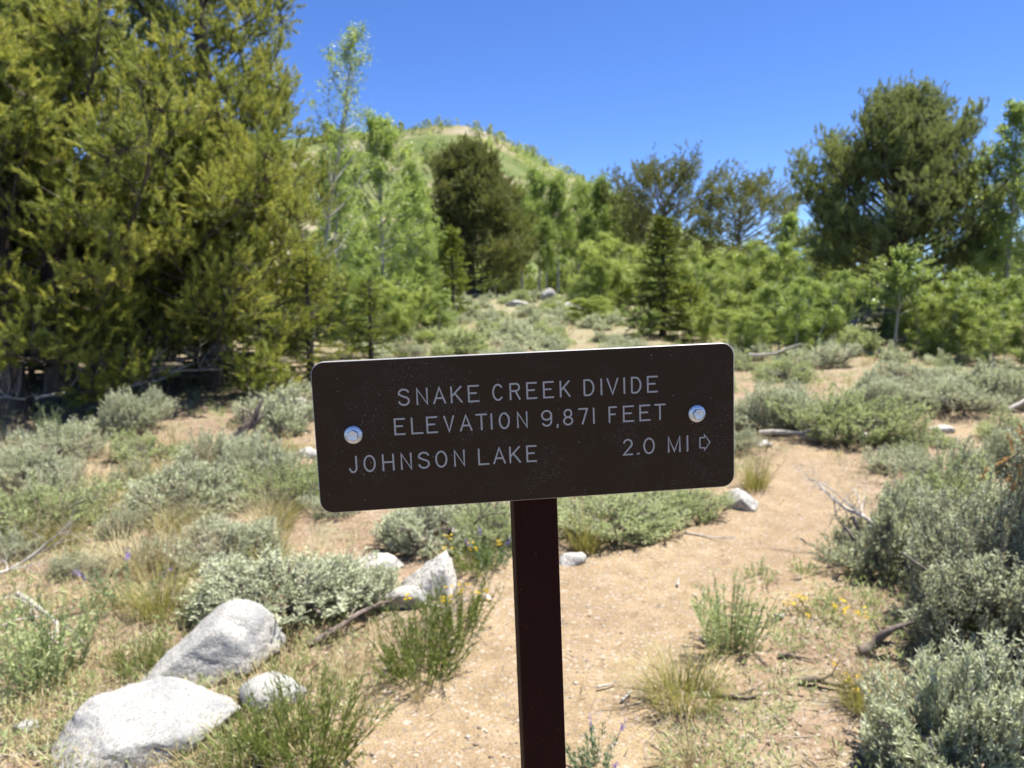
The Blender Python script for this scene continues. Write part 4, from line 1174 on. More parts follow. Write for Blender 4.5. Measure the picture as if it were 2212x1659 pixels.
grove = [aspen(50 + q, 8.0, .09, .32, (np.array([0, .32, .6, .85, 1]), np.array([1.2, 1.75, 1.7, 1.1, .4])), 36, .098, 62, (0, 0), 'aspen', (.5, .2), (.2, 1.), .8, fuzz=.08) for q in range(3)]
for k_, ((px, d_, tp_, w_), lab) in enumerate(zip(gx, gl_)):
    p, H = stand(px, d_, tp_); s_ = H / 8.0 * .93
    thing('aspen_tree', grove[k_ % 3], p, lab, 'aspen tree', 'distant aspen grove', k_ * 1.3, (s_, s_, s_))
asp(2168, 15.5, 232, 190, 61, 'aspen with pale trunks at the right edge', base=.25, n_br=44, per=20, group='aspens at the right', tr=.07)
asp(2240, 14.5, 300, 170, 62, 'aspen partly cut off by the right edge', base=.15, n_br=40, per=20, group='aspens at the right', tr=.06)
asp(2120, 16.2, 420, 110, 63, 'thin aspen between the broad pine and the right-edge aspens', base=.25, n_br=26, per=18, group='aspens at the right', tr=.045)
asp(1700, 36, 478, 90, 64, 'thin young aspen in the gap of sky', base=.15, n_br=26, per=16, tint=.6)
asp(1935, 13.5, 560, 170, 65, 'crooked aspen sapling with a bare grey stem under the broad pine', base=.42, n_br=26, per=20, lean=(.05, 0), tr=.035)

# bright green shrubs
SHR = [(1335, 24, 505, 170, 'tall bright green shrub left of the dark young fir', 8), (1255, 27, 590, 80, 'small green shrub at the right end of the grey log', 5), (1530, 19, 540, 140, 'bright green shrub directly right of the dark young fir', 7),
       (1640, 17, 522, 190, 'broad bright green thicket below the ragged pine', 10), (1718, 13.5, 590, 150, 'feathery green shrub above the right end of the sign', 8), (1200, 26, 655, 62, 'small round green shrub alone in the meadow', 5),
       (1086, 19, 700, 60, 'low green shrub in the middle of the meadow', 5), (945, 17, 628, 110, 'loose green sapling thicket left of the meadow', 6), (2100, 12.5, 580, 150, 'dense leafy shrub right of the crooked sapling', 8), (2190, 11.5, 640, 150, 'leafy shrub at the right edge above the sagebrush', 8),
       (1780, 15.5, 640, 130, 'dull green shrub at the left foot of the broad right pine', 7), (2010, 12.8, 640, 110, 'small leafy shrub under the broad right pine', 6), (1290, 20, 640, 120, 'low green shrub left of the tall bright one', 6), (1390, 15.8, 660, 70, 'small green sapling at the left foot of the dark young fir', 4),
       (1600, 13.0, 660, 110, 'low pale green shrub just above the sign near its right end', 6), (860, 15.0, 610, 120, 'pale green sapling at the left edge of the meadow', 5), (760, 13.0, 560, 110, 'sapling with pale branches behind the low young fir', 5)]
thick = [aspen(330 + q, 3.0, .02, .04, (np.array([0, .3, .7, 1]), np.array([.8, .75, .55, .15])), 46, .042, 72, (0, 0), ('willow', 'aspen', 'willow')[q], (.55 - .1 * q, .24), (.2, 1.), .36, 5, .5, n_tw=9, fuzz=.062) for q in range(3)]
for k_, (px, d_, tp_, w_, lab, st_) in enumerate(SHR):
    p, H = stand(px, d_, tp_); s_ = metres(w_, d_) / 1.75
    thing('green_shrub', thick[k_ % 3], p, lab, 'shrub', 'green shrubs round the meadow', k_ * 1.7, (s_, s_, H / 3.0))

# thickets made of many alike shrubs
slim = [aspen(340 + q, 5.5, .05, .08, (np.array([0, .2, .6, 1]), np.array([.9, 1.0, .8, .2])), 40, .046, 64, (0, 0), 'aspen', (.55, .22), (.2, 1.), .42, n_tw=9, fuzz=.065) for q in range(2)]
rs = np.random.RandomState(15)
ORD = ['leftmost', 'second from the left', 'third from the left', 'fourth from the left', 'fifth from the left', 'sixth from the left', 'seventh from the left', 'eighth from the left', 'ninth from the left', 'tenth from the left', 'eleventh from the left', 'twelfth from the left', 'thirteenth from the left', 'fourteenth from the left', 'fifteenth from the left']
def thicket(n, x0, x1, d0, d1, top0, top1, parts, h0, label, group, name='green_shrub', cat='shrub'):
    for q in range(n):
        px = x0 + (x1 - x0) * (q + rs.uniform(.2, .8)) / n; d_ = rs.uniform(d0, d1)
        p, H = stand(px, d_, rs.uniform(top0, top1)); s_ = H / h0
        thing(name, parts[q % len(parts)], p, ORD[q] + ' ' + label.replace('one of the', 'of the'), cat, group, rs.uniform(0, 6.28), (s_ * 1.15, s_ * 1.15, s_))
thicket(15, 1270, 1780, 22, 31, 545, 605, thick, 3.0, 'one of the bright shrubs in the thicket right of the meadow', 'thicket right of the meadow')
thicket(9, 1500, 1780, 14.5, 19, 600, 670, thick, 3.0, 'one of the low shrubs along the front of the right thicket', 'front of the right thicket')
thicket(10, 1780, 2260, 13.5, 17, 600, 665, thick, 3.0, 'one of the leafy shrubs under the pine and aspens at the right', 'shrubs under the right pine')
thicket(7, 1770, 2240, 20, 28, 520, 590, thick, 3.0, 'one of the shrubs closing the view behind the broad right pine', 'shrubs behind the right pine')
thicket(8, 700, 935, 20, 30, 330, 520, slim, 5.5, 'one of the young aspens left of the round dark pine', 'young aspens left of the meadow', 'aspen_tree', 'aspen tree')
thicket(6, 690, 900, 15, 18, 560, 640, thick, 3.0, 'one of the low green shrubs at the left side of the meadow', 'shrubs left of the meadow')
thicket(9, -60, 640, 13.5, 18, 560, 640, thick, 3.0, 'one of the shrubs added as dark cover behind the left pines', 'shrubs behind the left pines')  # added to cover the lit sand showing behind the trunks
thicket(12, 1030, 1360, 51, 60, 520, 580, thick, 3.0, 'one of the bushes closing the view behind the distant grove', 'bushes behind the distant grove')
thicket(8, 930, 1330, 43, 50, 575, 610, thick, 3.0, 'one of the dark green bushes among the trunks of the distant grove', 'bushes in the distant grove')

# wood closing the view behind the meadow
back_p = [pine(300 + q, 7.5, .2, .1, (np.array([0, .2, .6, .9, 1]), np.array([1.6, 2.1, 1.8, .9, .2])), 38, needle=.20, n_needle=16, width=.06, shoot=.42, sub_gap=.34, shoot_gap=.24, up=.5, mat='pine_dark', tint=(.42, .2)) for q in range(2)]
back_a = [aspen(310 + q, 7.0, .07, .2, (np.array([0, .3, .7, 1]), np.array([1.2, 1.7, 1.4, .4])), 34, .12, 32, (0, 0), 'aspen', (.45, .2), (.2, 1.), .8, n_tw=8) for q in range(2)]
rs = np.random.RandomState(5)
for k_ in range(48):
    px = -150 + k_ * 53 + rs.uniform(-25, 25)
    d_ = rs.uniform(54, 66)
    if px > 1740 or px < 640: d_ = rs.uniform(24, 40)
    top = 560 + rs.uniform(-30, 30)
    if 1630 < px < 1720: top = 600
    elif px > 1760 or px < 700: top -= 30
    p, H = stand(px, d_, top)
    isp = rs.rand() < .4
    par = (back_p if isp else back_a)[k_ % 2]; s_ = H / (7.5 if isp else 7.0)
    thing('pine_tree' if isp else 'aspen_tree', par, p, 'dark pine in the wood at the back of the meadow' if isp else 'green aspen in the wood at the back of the meadow', 'pine tree' if isp else 'aspen tree',
          'back wood pines' if isp else 'back wood aspens', rs.uniform(0, 6.28), (s_ * 1.25, s_ * 1.25, s_))

# ------------------------------------------------------------------ sagebrush
SG = {}
SG['a'] = sage(401, 900, 20, .030, .0090)
SG['b'] = sage(402, 900, 18, .030, .0086, hole=.11, n_main=10)
SG['c'] = sage(403, 800, 20, .031, .0092, hole=.10, n_main=11, wood=1.2, low=.05)
SG['g'] = sage(404, 900, 18, .030, .0090, mat='sage_green', hole=.03)
SG['y'] = sage(405, 620, 18, .034, .0095, mat='sage_yellow', hole=.06)
SG['big'] = sage(406, 3000, 18, .0225, .0066, H=1.1, hole=.02, n_main=13, twig=.12, wood=.8, stalks=44, tint=.68)
SG['near'] = sage(407, 1900, 22, .034, .0080, hole=-.05, n_main=10, twig=.12, wood=.7, low=-.1, tint=.62)
SG['s'] = sage(408, 330, 18, .040, .011, twig=.2)                 # small plants, drawn at under half size
SG['sg'] = sage(409, 330, 18, .042, .011, mat='sage_green', twig=.2)
SG['f'] = sage(410, 460, 10, .056, .020, twig=.2)                   # far plants
SG['f2'] = sage(411, 460, 10, .056, .020, twig=.2, hole=.08)
SG['f3'] = sage(412, 460, 10, .056, .020, twig=.2, mat='sage_green')
rs = np.random.RandomState(77)
OCC = []
def bush(px, by, w_px, h_px, var, label, group='sagebrush in the meadow', name='sagebrush', cat='sagebrush', rot=None, parts=None):
    unit_h = 1.1 if var == 'big' else .6
    p = at(px, by)
    w_ = metres(w_px, p[1]); h_ = metres(h_px, p[1]) * 1.02
    q = p + np.array([p[0], p[1], 0]) / np.hypot(p[0], p[1]) * w_ * .36
    q[2] = float(G(q[0], q[1])) - .01
    OCC.append((q[0], q[1], w_ * .5))
    return thing(name, parts or SG[var], q, label, cat, group, rs.uniform(0, 6.28) if rot is None else rot, (w_ * 1.16, w_ * 1.16, h_ * (.9 if var in 'abcg' else 1.0) / unit_h))
BUSH = [
 (70, 1170, 300, 150, 'g', 'green-grey sagebrush at the left edge with a dark crooked stem'),
 (150, 1000, 150, 85, 's', 'rounded pale green sagebrush at the edge of the pine shade'),
 (420, 1125, 310, 140, 'a', 'sagebrush with a dark forked trunk showing under its crown'),
 (615, 1100, 200, 120, 'g', 'yellowish green sagebrush touching the left edge of the sign'),
 (265, 1165, 100, 70, 's', 'small mint-green sagebrush alone on bare sand'),
 (500, 1245, 240, 120, 'b', 'pale sagebrush just behind the widest low one'),
 (615, 1365, 430, 160, 'b', 'wide low silver-green sagebrush spreading behind the boulders'),
 (770, 1330, 230, 130, 'c', 'silver sagebrush with bare grey twigs left of the wedge-shaped white rock'),
 (930, 1210, 260, 130, 'c', 'sagebrush with dark bare stems below the middle of the sign'),
 (1060, 1190, 170, 110, 'g', 'green sagebrush right behind the post on its left'),
 (1330, 1175, 300, 110, 'g', 'sagebrush on the trail bank right of the post'),
 (1480, 1125, 170, 90, 'g', 'sagebrush under the right part of the sign beside the white stone'),
 (565, 925, 150, 55, 's', 'low sagebrush beside the dead dark stump'),
 (320, 1000, 170, 60, 'sg', 'low bright green sagebrush between the pine shade and the forked one'),
 (640, 890, 150, 60, 's', 'low sagebrush near the upper left corner of the sign'),
 (40, 990, 120, 60, 's', 'small sagebrush at the left edge against the pine shade'),
 (1905, 1255, 290, 245, 'c', 'sagebrush with a tangle of bare grey stems right of the trail'),
 (2130, 1450, 430, 500, 'big', 'largest sagebrush with rusty seed stalks at the right edge'),
 (2070, 1790, 470, 350, 'near', 'silvery sagebrush nearest the camera in the lower right corner'),
 (2075, 1425, 190, 170, 'y', 'yellow-green bush against the shade of the largest sagebrush'),
 (1660, 935, 200, 120, 'b', 'sagebrush directly right of the sign panel'),
 (1820, 965, 270, 150, 'g', 'dark green sagebrush behind the bleached log'),
 (2060, 900, 200, 90, 'b', 'sagebrush with a dark stem in the right middle distance'),
 (2150, 885, 190, 110, 'c', 'sagebrush with sprawling bare stems near the right edge'),
 (1790, 795, 150, 55, 's', 'low pale sagebrush before the shrubs right of the sign'),
 (1960, 830, 150, 50, 's', 'low sagebrush below the broad right pine'),
 (1700, 830, 140, 60, 'sg', 'green sagebrush behind the one beside the panel'),
 (1900, 890, 150, 80, 'b', 'sagebrush behind the dark green one'),
 (2010, 965, 120, 50, 'sg', 'small green bush beyond the bend of the trail'),
 (2180, 960, 130, 70, 'sg', 'small greenish bush behind the rusty stalks'),
]
for b_ in BUSH: bush(*b_)

# random sagebrush filling the meadow
def near_trail(x, y, m=0.0): return float(trail_depth(np.array([x]), np.array([y]))[0]) > -m
rs2 = np.random.RandomState(91)
cnt = 0
for _ in range(2500):
    if cnt >= 95: break
    y = 3.6 * (13 / 3.6) ** rs2.rand(); x = rs2.uniform(-.75, .75) * y
    if near_trail(x, y, .7) or (x > .3 and y < 4.6): continue
    if (x < -2.4 and y > 7.0) : continue
    w_ = rs2.uniform(.22, .75)
    if any((x - a_) ** 2 + (y - b_) ** 2 < (c_ * .8 + w_ * .36) ** 2 for a_, b_, c_ in OCC): continue
    OCC.append((x, y, w_ * .5)); cnt += 1
    v_ = rs2.choice(['s', 'sg', 'b', 'f', 's'])
    thing('sagebrush', SG[v_], (x, y, float(G(x, y)) - .01), 'one of the sagebrush scattered among the dry grass of the near meadow', 'sagebrush', 'scattered sagebrush of the near meadow', rs2.uniform(0, 6.28), (w_, w_, w_ * rs2.uniform(.75, 1.1)))
cnt = 0
for _ in range(7000):
    if cnt >= 170: break
    y = rs2.uniform(11, 40); x = rs2.uniform(-.30, .62) * y
    zf = float(G(x, y)); dz = zf + .2 - CAM_H
    cz = y * CP - dz * SP; px_ = 1106 + FPX * x / cz; py_ = 829.5 - FPX * (y * SP + dz * CP) / cz      # leave out what the sign or the thickets hide
    if 690 < px_ < 1585 and 748 < py_ < 1050: continue
    if px_ < 800 or (px_ > 1330 and py_ < 735) or px_ > 2260: continue
    w_ = rs2.uniform(.5, 1.15)
    if any((x - a_) ** 2 + (y - b_) ** 2 < (c_ * .8 + w_ * .3) ** 2 for a_, b_, c_ in OCC): continue
    OCC.append((x, y, w_ * .5)); cnt += 1
    v_ = rs2.choice(['f', 'f2', 'f3', 'f'])
    thing('sagebrush', SG[v_], (x, y, float(G(x, y)) - .02), 'one of the many low sagebrush covering the far meadow', 'sagebrush', 'sagebrush of the far meadow', rs2.uniform(0, 6.28), (w_, w_, w_ * rs2.uniform(.6, .95)))

# ------------------------------------------------------------------ rocks
def put_rock(px, py, dims, seed, label, mat='granite', rotz=0., tilt=(0, 0), sink=.3, name='boulder', cat='rock', group=None, **kw):
    p = at(px, py); p[2] += dims[2] * (.5 - sink)
    return single(name, rock(seed, dims, mat=mat, **kw), p, label, cat, group, rotz, (1, 1, 1), tilt)
put_rock(330, 1596, (.60, .46, .26), 501, 'large flat-topped pale granite boulder in the lower left corner', rotz=.2, tilt=(.14, .04), sink=.40, subd=5, cut=[(.05, -.12, 1, .50), (.9, -.5, -.25, .5), (-.75, -.35, .5, .6), (.25, -1, .25, .55)])
put_rock(448, 1455, (.60, .34, .34), 502, 'long granite boulder dappled with shade behind the flat-topped one', rotz=.42, tilt=(0, -.28), sink=.38, subd=5, cut=[(-.5, 0, 1, .52), (.1, -1, .35, .5), (.8, -.4, .5, .6)])
put_rock(590, 1520, (.24, .20, .17), 503, 'small shaded granite rock right of the flat-topped boulder', rotz=.8, sink=.3)
put_rock(938, 1282, (.36, .24, .36), 514, 'wedge-shaped white rock rising to a point left of the post', 'quartz', rotz=.1, sink=.30, planes=2, cut=[(-.66, -.2, .72, .30), (.97, -.2, .20, .42), (.0, -1, .30, .40), (0, 1, .3, .5), (-.3, -.8, .6, .38)])
put_rock(868, 1305, (.26, .17, .16), 505, 'low grey rock among bare twigs below the wedge-shaped one', rotz=.5, sink=.4)
put_rock(1598, 1095, (.25, .18, .22), 506, 'white stone at the trail edge below the right end of the sign', 'quartz', rotz=-.3, sink=.36, cut=[(-.6, -.3, .6, .5)])
put_rock(1648, 966, (.16, .10, .10), 507, 'small white rock at the foot of the bush right of the sign', 'quartz', sink=.3)
put_rock(820, 1228, (.36, .15, .13), 508, 'flat whitish rock lying behind the wedge-shaped one', 'quartz', rotz=.15, sink=.35)
put_rock(672, 985, (.24, .16, .12), 509, 'small pale rock at the left edge of the sign', 'quartz', sink=.35)
put_rock(655, 885, (.22, .2, .22), 510, 'white rock peeking out at the upper left of the sign', 'quartz', sink=.3)
put_rock(1113, 662, (1.1, .7, .5), 511, 'pale boulder at the foot of the distant aspen grove', rotz=.3, sink=.35)
put_rock(1185, 650, (.9, .6, .8), 512, 'leaning grey boulder among the trunks of the distant grove', tilt=(0, .5), sink=.3)
put_rock(1240, 672, (1.0, .8, .55), 513, 'low pale rock at the right front of the distant grove', 'quartz', sink=.35)
put_rock(1870, 950, (.30, .2, .14), 514, 'flat pale stone in the sand beyond the trail bend', 'quartz', sink=.4)
put_rock(2040, 930, (.3, .2, .12), 515, 'pale stone on the sandy patch at the right', 'quartz', sink=.4)
put_rock(60, 1575, (.10, .07, .05), 516, 'small tan stone left of the flat-topped boulder', sink=.35, name='stone')
put_rock(1685, 1420 - 85, (.05, .04, .03), 517, 'tan pebble on the trail edge above the grass tuft', sink=.3, name='stone')
put_rock(1055, 1297, (.05, .04, .035), 518, 'small white pebble left of the post', 'quartz', sink=.3, name='stone')
put_rock(1235, 1215, (.16, .12, .09), 519, 'tan angular stone at the bank right of the post', 'quartz', sink=.3, name='stone', rotz=.5)

# ------------------------------------------------------------------ dead wood
def wood(px, py, L_, r_, seed, label, rotz=0., gens=3, kids=4, mat='deadwood', name='dead_branch', cat='branch', lift=0., tilt=(0, 0), group=None, scale=(1, 1, 1), **kw):
    p = at(px, py); p[2] += lift
    return single(name, deadwood(seed, L_, r_, gens, kids, mat, **kw), p, label, cat, group, rotz, scale, tilt)
wood(120, 1350, .75, .014, 601, 'bleached branching twig lying at the left edge', -.55, 3, 5, flatten=.2, lift=.06)
wood(40, 1290, .55, .010, 602, 'tangle of thin bleached twigs at the left edge', .3, 3, 7, flatten=0., lift=.08)
wood(40, 1535, .5, .008, 603, 'thin grey stick on the ground left of the boulders', -.2, 1, 0)
wood(60, 1625, .4, .007, 604, 'thin pale stick in the lower left corner', .25, 1, 0)
wood(545, 955, .45, .05, 605, 'dark dead sagebrush stump in the left meadow', .4, 3, 6, 'deaddark', 'dead_stump', 'stump', flatten=0., scale=(.8, .8, 1.3))
wood(1000, 1165, .8, .022, 606, 'dark bare sagebrush limbs below the sign left of the post', .1, 3, 6, 'deaddark', flatten=0.)
wood(900, 1300, .5, .016, 607, 'grey twisted root beside the wedge-shaped rock', -.7, 3, 5, flatten=.2)
wood(780, 1375, .5, .017, 608, 'dark weathered limb under the wide low sagebrush', .45, 2, 3, 'deaddark')
wood(1925, 1420, .27, .024, 609, 'knotted brown root at the edge of the big bush shade', -.15, 2, 5, 'deaddark', 'root', 'root', wig=.4)
wood(1712, 1418, .13, .010, 610, 'short brown stick right of the grass tuft', .1, 1, 0, 'deaddark')
wood(1790, 1478, .24, .013, 611, 'broken brown root pieces on the dirt at the right', -.05, 2, 4, 'deaddark', wig=.3)
wood(1570, 1500, .22, .014, 612, 'brown root at the foot of the yellow-green grass tuft', .2, 2, 3, 'deaddark', wig=.3)
wood(1352, 1508, .065, .006, 613, 'short bleached stick on the trail', .9, 1, 0, taper=.8, wig=.03)
wood(1310, 1482, .085, .005, 614, 'thin grey stick chip on the trail left of the bleached one', .35, 1, 0, taper=.6)
wood(1465, 1262, .06, .006, 615, 'small pale wood chip standing on the trail', 1.3, 1, 0, taper=.8)
wood(1530, 1160, .32, .007, 616, 'thin curved twig on the trail below the white stone', -.5, 2, 2)
wood(1745, 955, 1.0, .028, 617, 'bleached fallen limb right of the sign', -.35, 2, 3, lift=.04)
wood(1690, 905, .7, .018, 618, 'thin bleached limb leaning in the bush right of the sign', -.7, 2, 2, lift=.12, flatten=0.)
wood(1670, 785, .9, .03, 619, 'short white log above the right corner of the sign', -.25, 1, 0, lift=.12)
wood(2150, 772, 1.3, .03, 620, 'white arched branch over the sagebrush at the right edge', -.15, 2, 2, lift=.35)
wood(1855, 1222, .9, .016, 621, 'fan of bare grey stems in the bush right of the trail', 2.5, 3, 9, lift=.08, flatten=.0)
wood(2200, 905, .5, .03, 622, 'weathered root at the right edge above the rusty stalks', .4, 3, 4, lift=.1)
wood(1850, 735, 2.2, .05, 623, 'grey dead limbs at the left foot of the broad right pine', .5, 3, 6, flatten=0.)
wood(1950, 742, 1.6, .03, 624, 'dark bare branches in the shade of the broad right pine', .1, 3, 6, 'deaddark', flatten=0.)
rs3 = np.random.RandomState(8)
for k_, (px, py, rz_) in enumerate(sorted(((90, 870, .4), (260, 850, 2.4), (380, 840, .2), (180, 890, 1.3), (430, 800, 2.8), (310, 880, .9), (20, 900, .1), (220, 830, 2.0), (340, 810, 1.1), (130, 830, 2.7), (450, 850, .5)))):
    wood(px, py, .9 + .12 * (k_ % 4), .017, 630 + k_, ORD[k_] + ' of the bare grey dead limbs tangled under the left pines', rz_, 3, 8, 'deadwood', lift=.22 + .08 * (k_ % 3), flatten=-.2, group='dead limbs under the left pines')

# ------------------------------------------------------------------ grass tufts and flowers
def plant(px, by, w_px, h_px, parts, nat, label, name, cat, group=None):
    p = at(px, by); s_ = metres(w_px, p[1]) / nat[0]; sz_ = metres(h_px, p[1]) / nat[1]
    p[2] -= .005
    return thing(name, parts, p + [0, .3 * metres(w_px, p[1]), 0], label, cat, group, rs.uniform(0, 6.28), (s_, s_, sz_))
T1 = tuft(701, 420, .20, .12, 'grass_yellow', .0032, .6, 1.0, (.45, .28))
T2 = tuft(702, 300, .22, .09, 'grass_green', .003, .4, .8, (.35, .22))
T3 = tuft(703, 150, .30, .05, 'grass_dry', .0022, .6, .8, (.6, .25), 10)
T4 = tuft(704, 260, .24, .09, 'grass_yellow', .003, .4, .7, (.35, .25), 12)
H1 = herb(711, 60, .28, .09, .034, .006, 26, 'sage_green', .45, (.35, .2))
H2 = herb(712, 90, .24, .12, .030, .0045, 26, 'grass_green', .8, (.38, .25))
H3 = herb(713, 60, .22, .10, .030, .0045, 22, 'grass_green', .7, (.45, .25), 5)
H4 = herb(714, 26, .20, .09, .030, .009, 22, 'lupine', .9, (.5, .25), 3, 'purple', .009, True)
H5 = herb(715, 26, .10, .06, .020, .005, 14, 'sage_green', .9, (.5, .25))
H6 = herb(716, 22, .12, .08, .018, .004, 10, 'grass_green', .9, (.5, .25), 6)
H7 = herb(717, 60, .07, .12, .018, .008, 16, 'sage', 1.1, (.7, .2))
plant(1490, 1555, 230, 165, T1, (.40, .19), 'yellow-green grass tuft on the right bank of the trail', 'grass_tuft', 'grass tuft')
plant(1588, 1420, 140, 150, H1, (.25, .27), 'upright grey-green herb growing above the trailside grass tuft', 'herb', 'herb')
plant(905, 1480, 210, 140, H2, (.36, .20), 'bright green bushy herb on the left bank of the trail', 'herb', 'herb')
plant(985, 1380, 150, 120, H3, (.30, .20), 'herb with small yellow flowers below the wedge-shaped rock', 'herb', 'herb')
plant(640, 1690, 270, 190, H2, (.36, .20), 'bright green bushy herb at the bottom edge left of the trail', 'herb', 'herb')
plant(500, 1680, 170, 110, T2, (.32, .2), 'green grass tuft in front of the flat-topped boulder', 'grass_tuft', 'grass tuft')
plant(1500, 1690, 170, 130, T3, (.3, .3), 'dry wispy grass at the bottom edge right of the post', 'grass_tuft', 'grass tuft')
plant(1290, 1690, 110, 110, H4, (.26, .2), 'pale lupine at the bottom edge beside the post', 'lupine', 'lupine')
plant(248, 1312, 140, 85, H4, (.26, .2), 'lupine with a violet flower in the left meadow', 'lupine', 'lupine')
plant(1062, 1225, 80, 70, H4, (.26, .2), 'lupine with a violet flower left of the post', 'lupine', 'lupine')
plant(1020, 1245, 120, 60, H3, (.30, .20), 'yellow-flowered herb between the wedge-shaped rock and the post', 'herb', 'herb')
plant(1640, 1060, 90, 95, T4, (.3, .24), 'olive grass tuft right of the white stone', 'grass_tuft', 'grass tuft')
plant(590, 990, 110, 45, T4, (.3, .24), 'olive grass tuft beside the dead stump', 'grass_tuft', 'grass tuft')
plant(745, 1480, 70, 90, T3, (.3, .3), 'dry straw-coloured tuft hanging over the left trail bank', 'grass_tuft', 'grass tuft')
plant(900, 1520, 60, 90, T3, (.3, .3), 'straw tuft under the bright green herb', 'grass_tuft', 'grass tuft')
plant(1650, 1258, 80, 50, H5, (.2, .1), 'small grey-green herb at the right trail edge', 'herb', 'herb')
plant(1742, 1240, 70, 40, H5, (.2, .1), 'small fresh green herb near the tangle of bare stems', 'herb', 'herb')
plant(1718, 1408, 70, 38, H5, (.2, .1), 'small dark herb above the short brown stick', 'herb', 'herb')
plant(1790, 1345, 90, 45, H6, (.2, .12), 'tiny yellow-flowered herb on the dirt at the right', 'herb', 'herb')
plant(1730, 1335, 60, 35, H6, (.2, .12), 'yellow flowers beside the tiny yellow-flowered herb', 'herb', 'herb')
plant(1850, 1500, 80, 45, H6, (.2, .12), 'yellow-flowered herb below the knotted root', 'herb', 'herb')
plant(1880, 1550, 130, 120, T4, (.3, .24), 'olive grass left of the nearest sagebrush', 'grass_tuft', 'grass tuft')
plant(1270, 1195, 110, 110, T4, (.3, .24), 'reddish olive grass against the right side of the post', 'grass_tuft', 'grass tuft')
plant(130, 1235, 80, 80, T4, (.3, .24), 'olive grass tuft below the left-edge sagebrush', 'grass_tuft', 'grass tuft')
plant(290, 1460, 110, 60, H2, (.36, .20), 'small green herb behind the long boulder', 'herb', 'herb')
plant(60, 1500, 190, 190, H1, (.25, .27), 'grey-green herb at the left edge above the sticks', 'herb', 'herb')
plant(130, 1625, 170, 34, H7, (.26, .07), 'low silvery mat plant left of the flat-topped boulder', 'mat_plant', 'plant')
plant(820, 1545, 60, 22, H7, (.26, .07), 'low silvery mat plant on the left trail edge', 'mat_plant', 'plant')
plant(310, 1395, 80, 24, H7, (.26, .07), 'low silvery mat plant above the long boulder', 'mat_plant', 'plant')
plant(330, 1080, 140, 55, T2, (.32, .2), 'fresh green grass in front of the forked sagebrush', 'grass_tuft', 'grass tuft')
plant(250, 1065, 100, 45, T2, (.32, .2), 'fresh green tuft in the left meadow', 'grass_tuft', 'grass tuft')
for k_ in range(48):
    px = rs3.uniform(0, 700); py = rs3.uniform(930, 1330)
    p = at(px, py)
    if any((p[0] - a_) ** 2 + (p[1] - b_) ** 2 < (c_ * .55) ** 2 for a_, b_, c_ in OCC): continue
    s_ = rs3.uniform(.6, 1.1)
    thing('grass_tuft', [T3, T4, T3][k_ % 3], p, 'dry straw-coloured grass tuft among the sagebrush of the left meadow', 'grass tuft', 'dry grass tufts of the left meadow', rs3.uniform(0, 6.28), (s_, s_, s_))

# ------------------------------------------------------------------ stuff: dry grass, small forbs, litter, gravel
def scatter(n, seed, y0, y1, k=.8):
    r_ = np.random.RandomState(seed)
    y = y0 * (y1 / y0) ** r_.rand(n); x = r_.uniform(-k, k, n) * y
    return x, y, r_
x, y, r_ = scatter(14500, 801, 2.0, 34)
dens = fbm(x * .9, y * .9, 41, 3); td = trail_depth(x, y)
keep = (dens + r_.normal(0, .12, len(x)) > -.02) & (td < -.10) & ~((x > .25) & (x < 2.2) & (y < 4.2) & (r_.rand(len(x)) < .9))
x, y = x[keep], y[keep]
per = 6
n = len(x)
X = np.repeat(x, per) + r_.normal(0, .035, n * per); Y = np.repeat(y, per) + r_.normal(0, .035, n * per)
Z = G(X, Y) + micro(X, Y) - .005
d = np.stack([r_.normal(0, .45, n * per), r_.normal(0, .45, n * per), np.ones(n * per)], 1)
g = Geo()
add_blades(g, np.stack([X, Y, Z], 1), d, (.05 + .10 * r_.rand(n * per)) * np.clip(.7 + Y * .05, .7, 1.8), .0022 + .00045 * Y, .6 * r_.rand(n * per), r_, np.clip(np.repeat(r_.normal(.55, .25, n), per) + r_.normal(0, .15, n * per), 0, 1))
setp(obj('dry_grass', g.mesh('dry_grass', M['grass_dry'])), 'sparse dry grass between the sagebrush', kind='stuff')

x, y, r_ = scatter(9000, 802, 2.0, 38)
dens = fbm(x * .7, y * .7, 55, 3); td = trail_depth(x, y)
keep = (dens + r_.normal(0, .08, len(x)) > .05) & (td < -.12)
x, y = x[keep], y[keep]; n = len(x); per = 16
X = np.repeat(x, per) + r_.normal(0, .03, n * per); Y = np.repeat(y, per) + r_.normal(0, .03, n * per)
Z = G(X, Y) + micro(X, Y) + .0
pos = np.stack([X, Y, Z + r_.uniform(0, .05, n * per)], 1)
g = Geo()
add_leaves(g, pos, np.stack([r_.normal(0, .7, n * per), r_.normal(0, .7, n * per), np.ones(n * per)], 1), (.02 + .02 * r_.rand(n * per)) * np.clip(.8 + .05 * Y, 1, 2), (.005 + .0006 * Y), r_, np.clip(np.repeat(r_.normal(.5, .2, n), per) + r_.normal(0, .15, n * per), 0, 1))
setp(obj('ground_cover', g.mesh('ground_cover', M['sage_green'])), 'small grey-green forbs growing low between the sagebrush', kind='stuff')

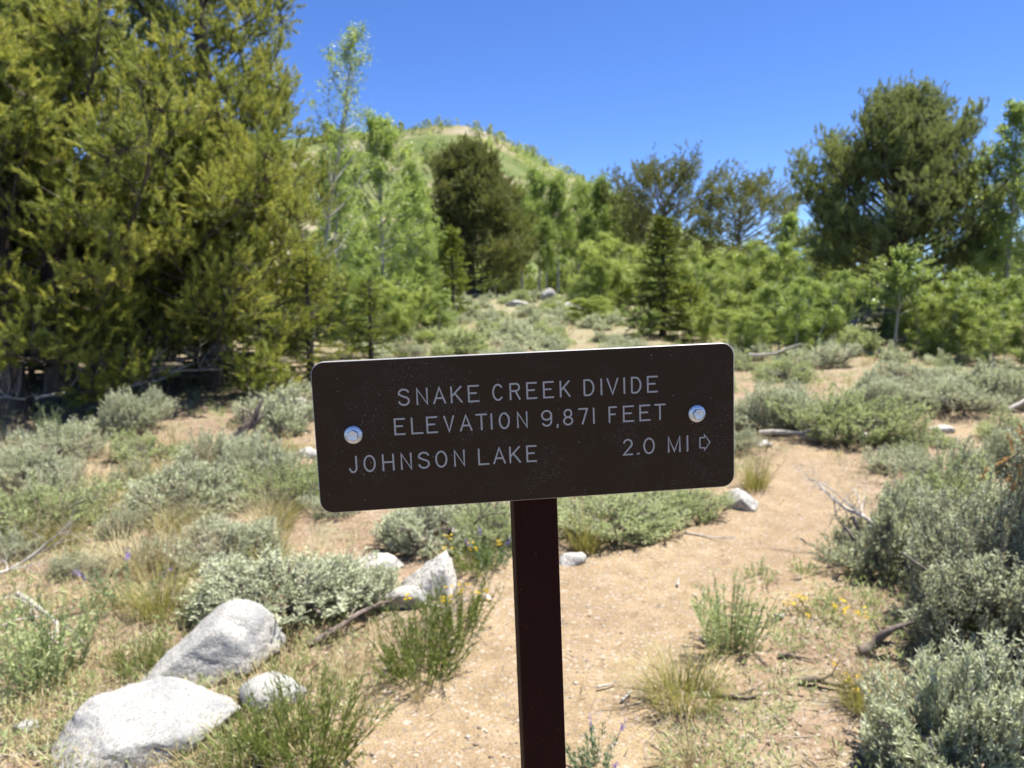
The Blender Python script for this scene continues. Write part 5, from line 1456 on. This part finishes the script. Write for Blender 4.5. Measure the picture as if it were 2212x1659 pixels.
x, y, r_ = scatter(9000, 803, 1.7, 14)
td = trail_depth(x, y); keep = (td < -.02) | (r_.rand(len(x)) < .14)
x, y = x[keep], y[keep]; n = len(x)
z = G(x, y) + micro(x, y) + .004
a_ = r_.uniform(0, 6.28, n); L_ = r_.uniform(.012, .07, n)
d = np.stack([np.cos(a_), np.sin(a_), r_.normal(0, .12, n)], 1) * L_[:, None]
p0 = np.stack([x, y, z], 1)
g = Geo(); add_sticks(g, p0 - d / 2, p0 + d / 2, .0012 + .0014 * r_.rand(n), .0012, r_.rand(n))
setp(obj('litter', g.mesh('litter', M['litter'])), 'broken twigs and bark bits lying on the soil', kind='stuff')

x, y, r_ = scatter(11000, 804, 1.6, 9, .85)
td = trail_depth(x, y); keep = (td < .0) | (r_.rand(len(x)) < .30)
x, y = x[keep], y[keep]; td = td[keep]; n = len(x)
z = G(x, y) + np.where(td > 0, micro(x, y) * .55 - .010, micro(x, y))
s_ = .002 + .007 * r_.rand(n) ** 3 + .004 * r_.rand(n)
oct_ = np.array([[1, 0, 0], [0, 1, 0], [-1, 0, 0], [0, -1, 0], [0, 0, .8], [0, 0, -.8]])
v = oct_[None] * s_[:, None, None] * r_.uniform(.6, 1.3, (n, 6, 1)) * np.stack([r_.uniform(.8, 1.3, n), r_.uniform(.8, 1.3, n), r_.uniform(.5, .9, n)], 1)[:, None]
an = r_.uniform(0, 6.28, n); ca, sa = np.cos(an)[:, None], np.sin(an)[:, None]
v = np.stack([v[..., 0] * ca - v[..., 1] * sa, v[..., 0] * sa + v[..., 1] * ca, v[..., 2]], -1) + np.stack([x, y, z], 1)[:, None]
fo = np.array([[0, 1, 4], [1, 2, 4], [2, 3, 4], [3, 0, 4], [1, 0, 5], [2, 1, 5], [3, 2, 5], [0, 3, 5]])
g = Geo(); g.add(v.reshape(-1, 3), ((np.arange(n) * 6)[:, None, None] + fo[None]).reshape(-1, 3), np.repeat(r_.uniform(.3, 1, n), 6))
setp(obj('gravel', g.mesh('gravel', M['litter'], True)), 'fine tan gravel scattered over the trail and soil', kind='stuff')
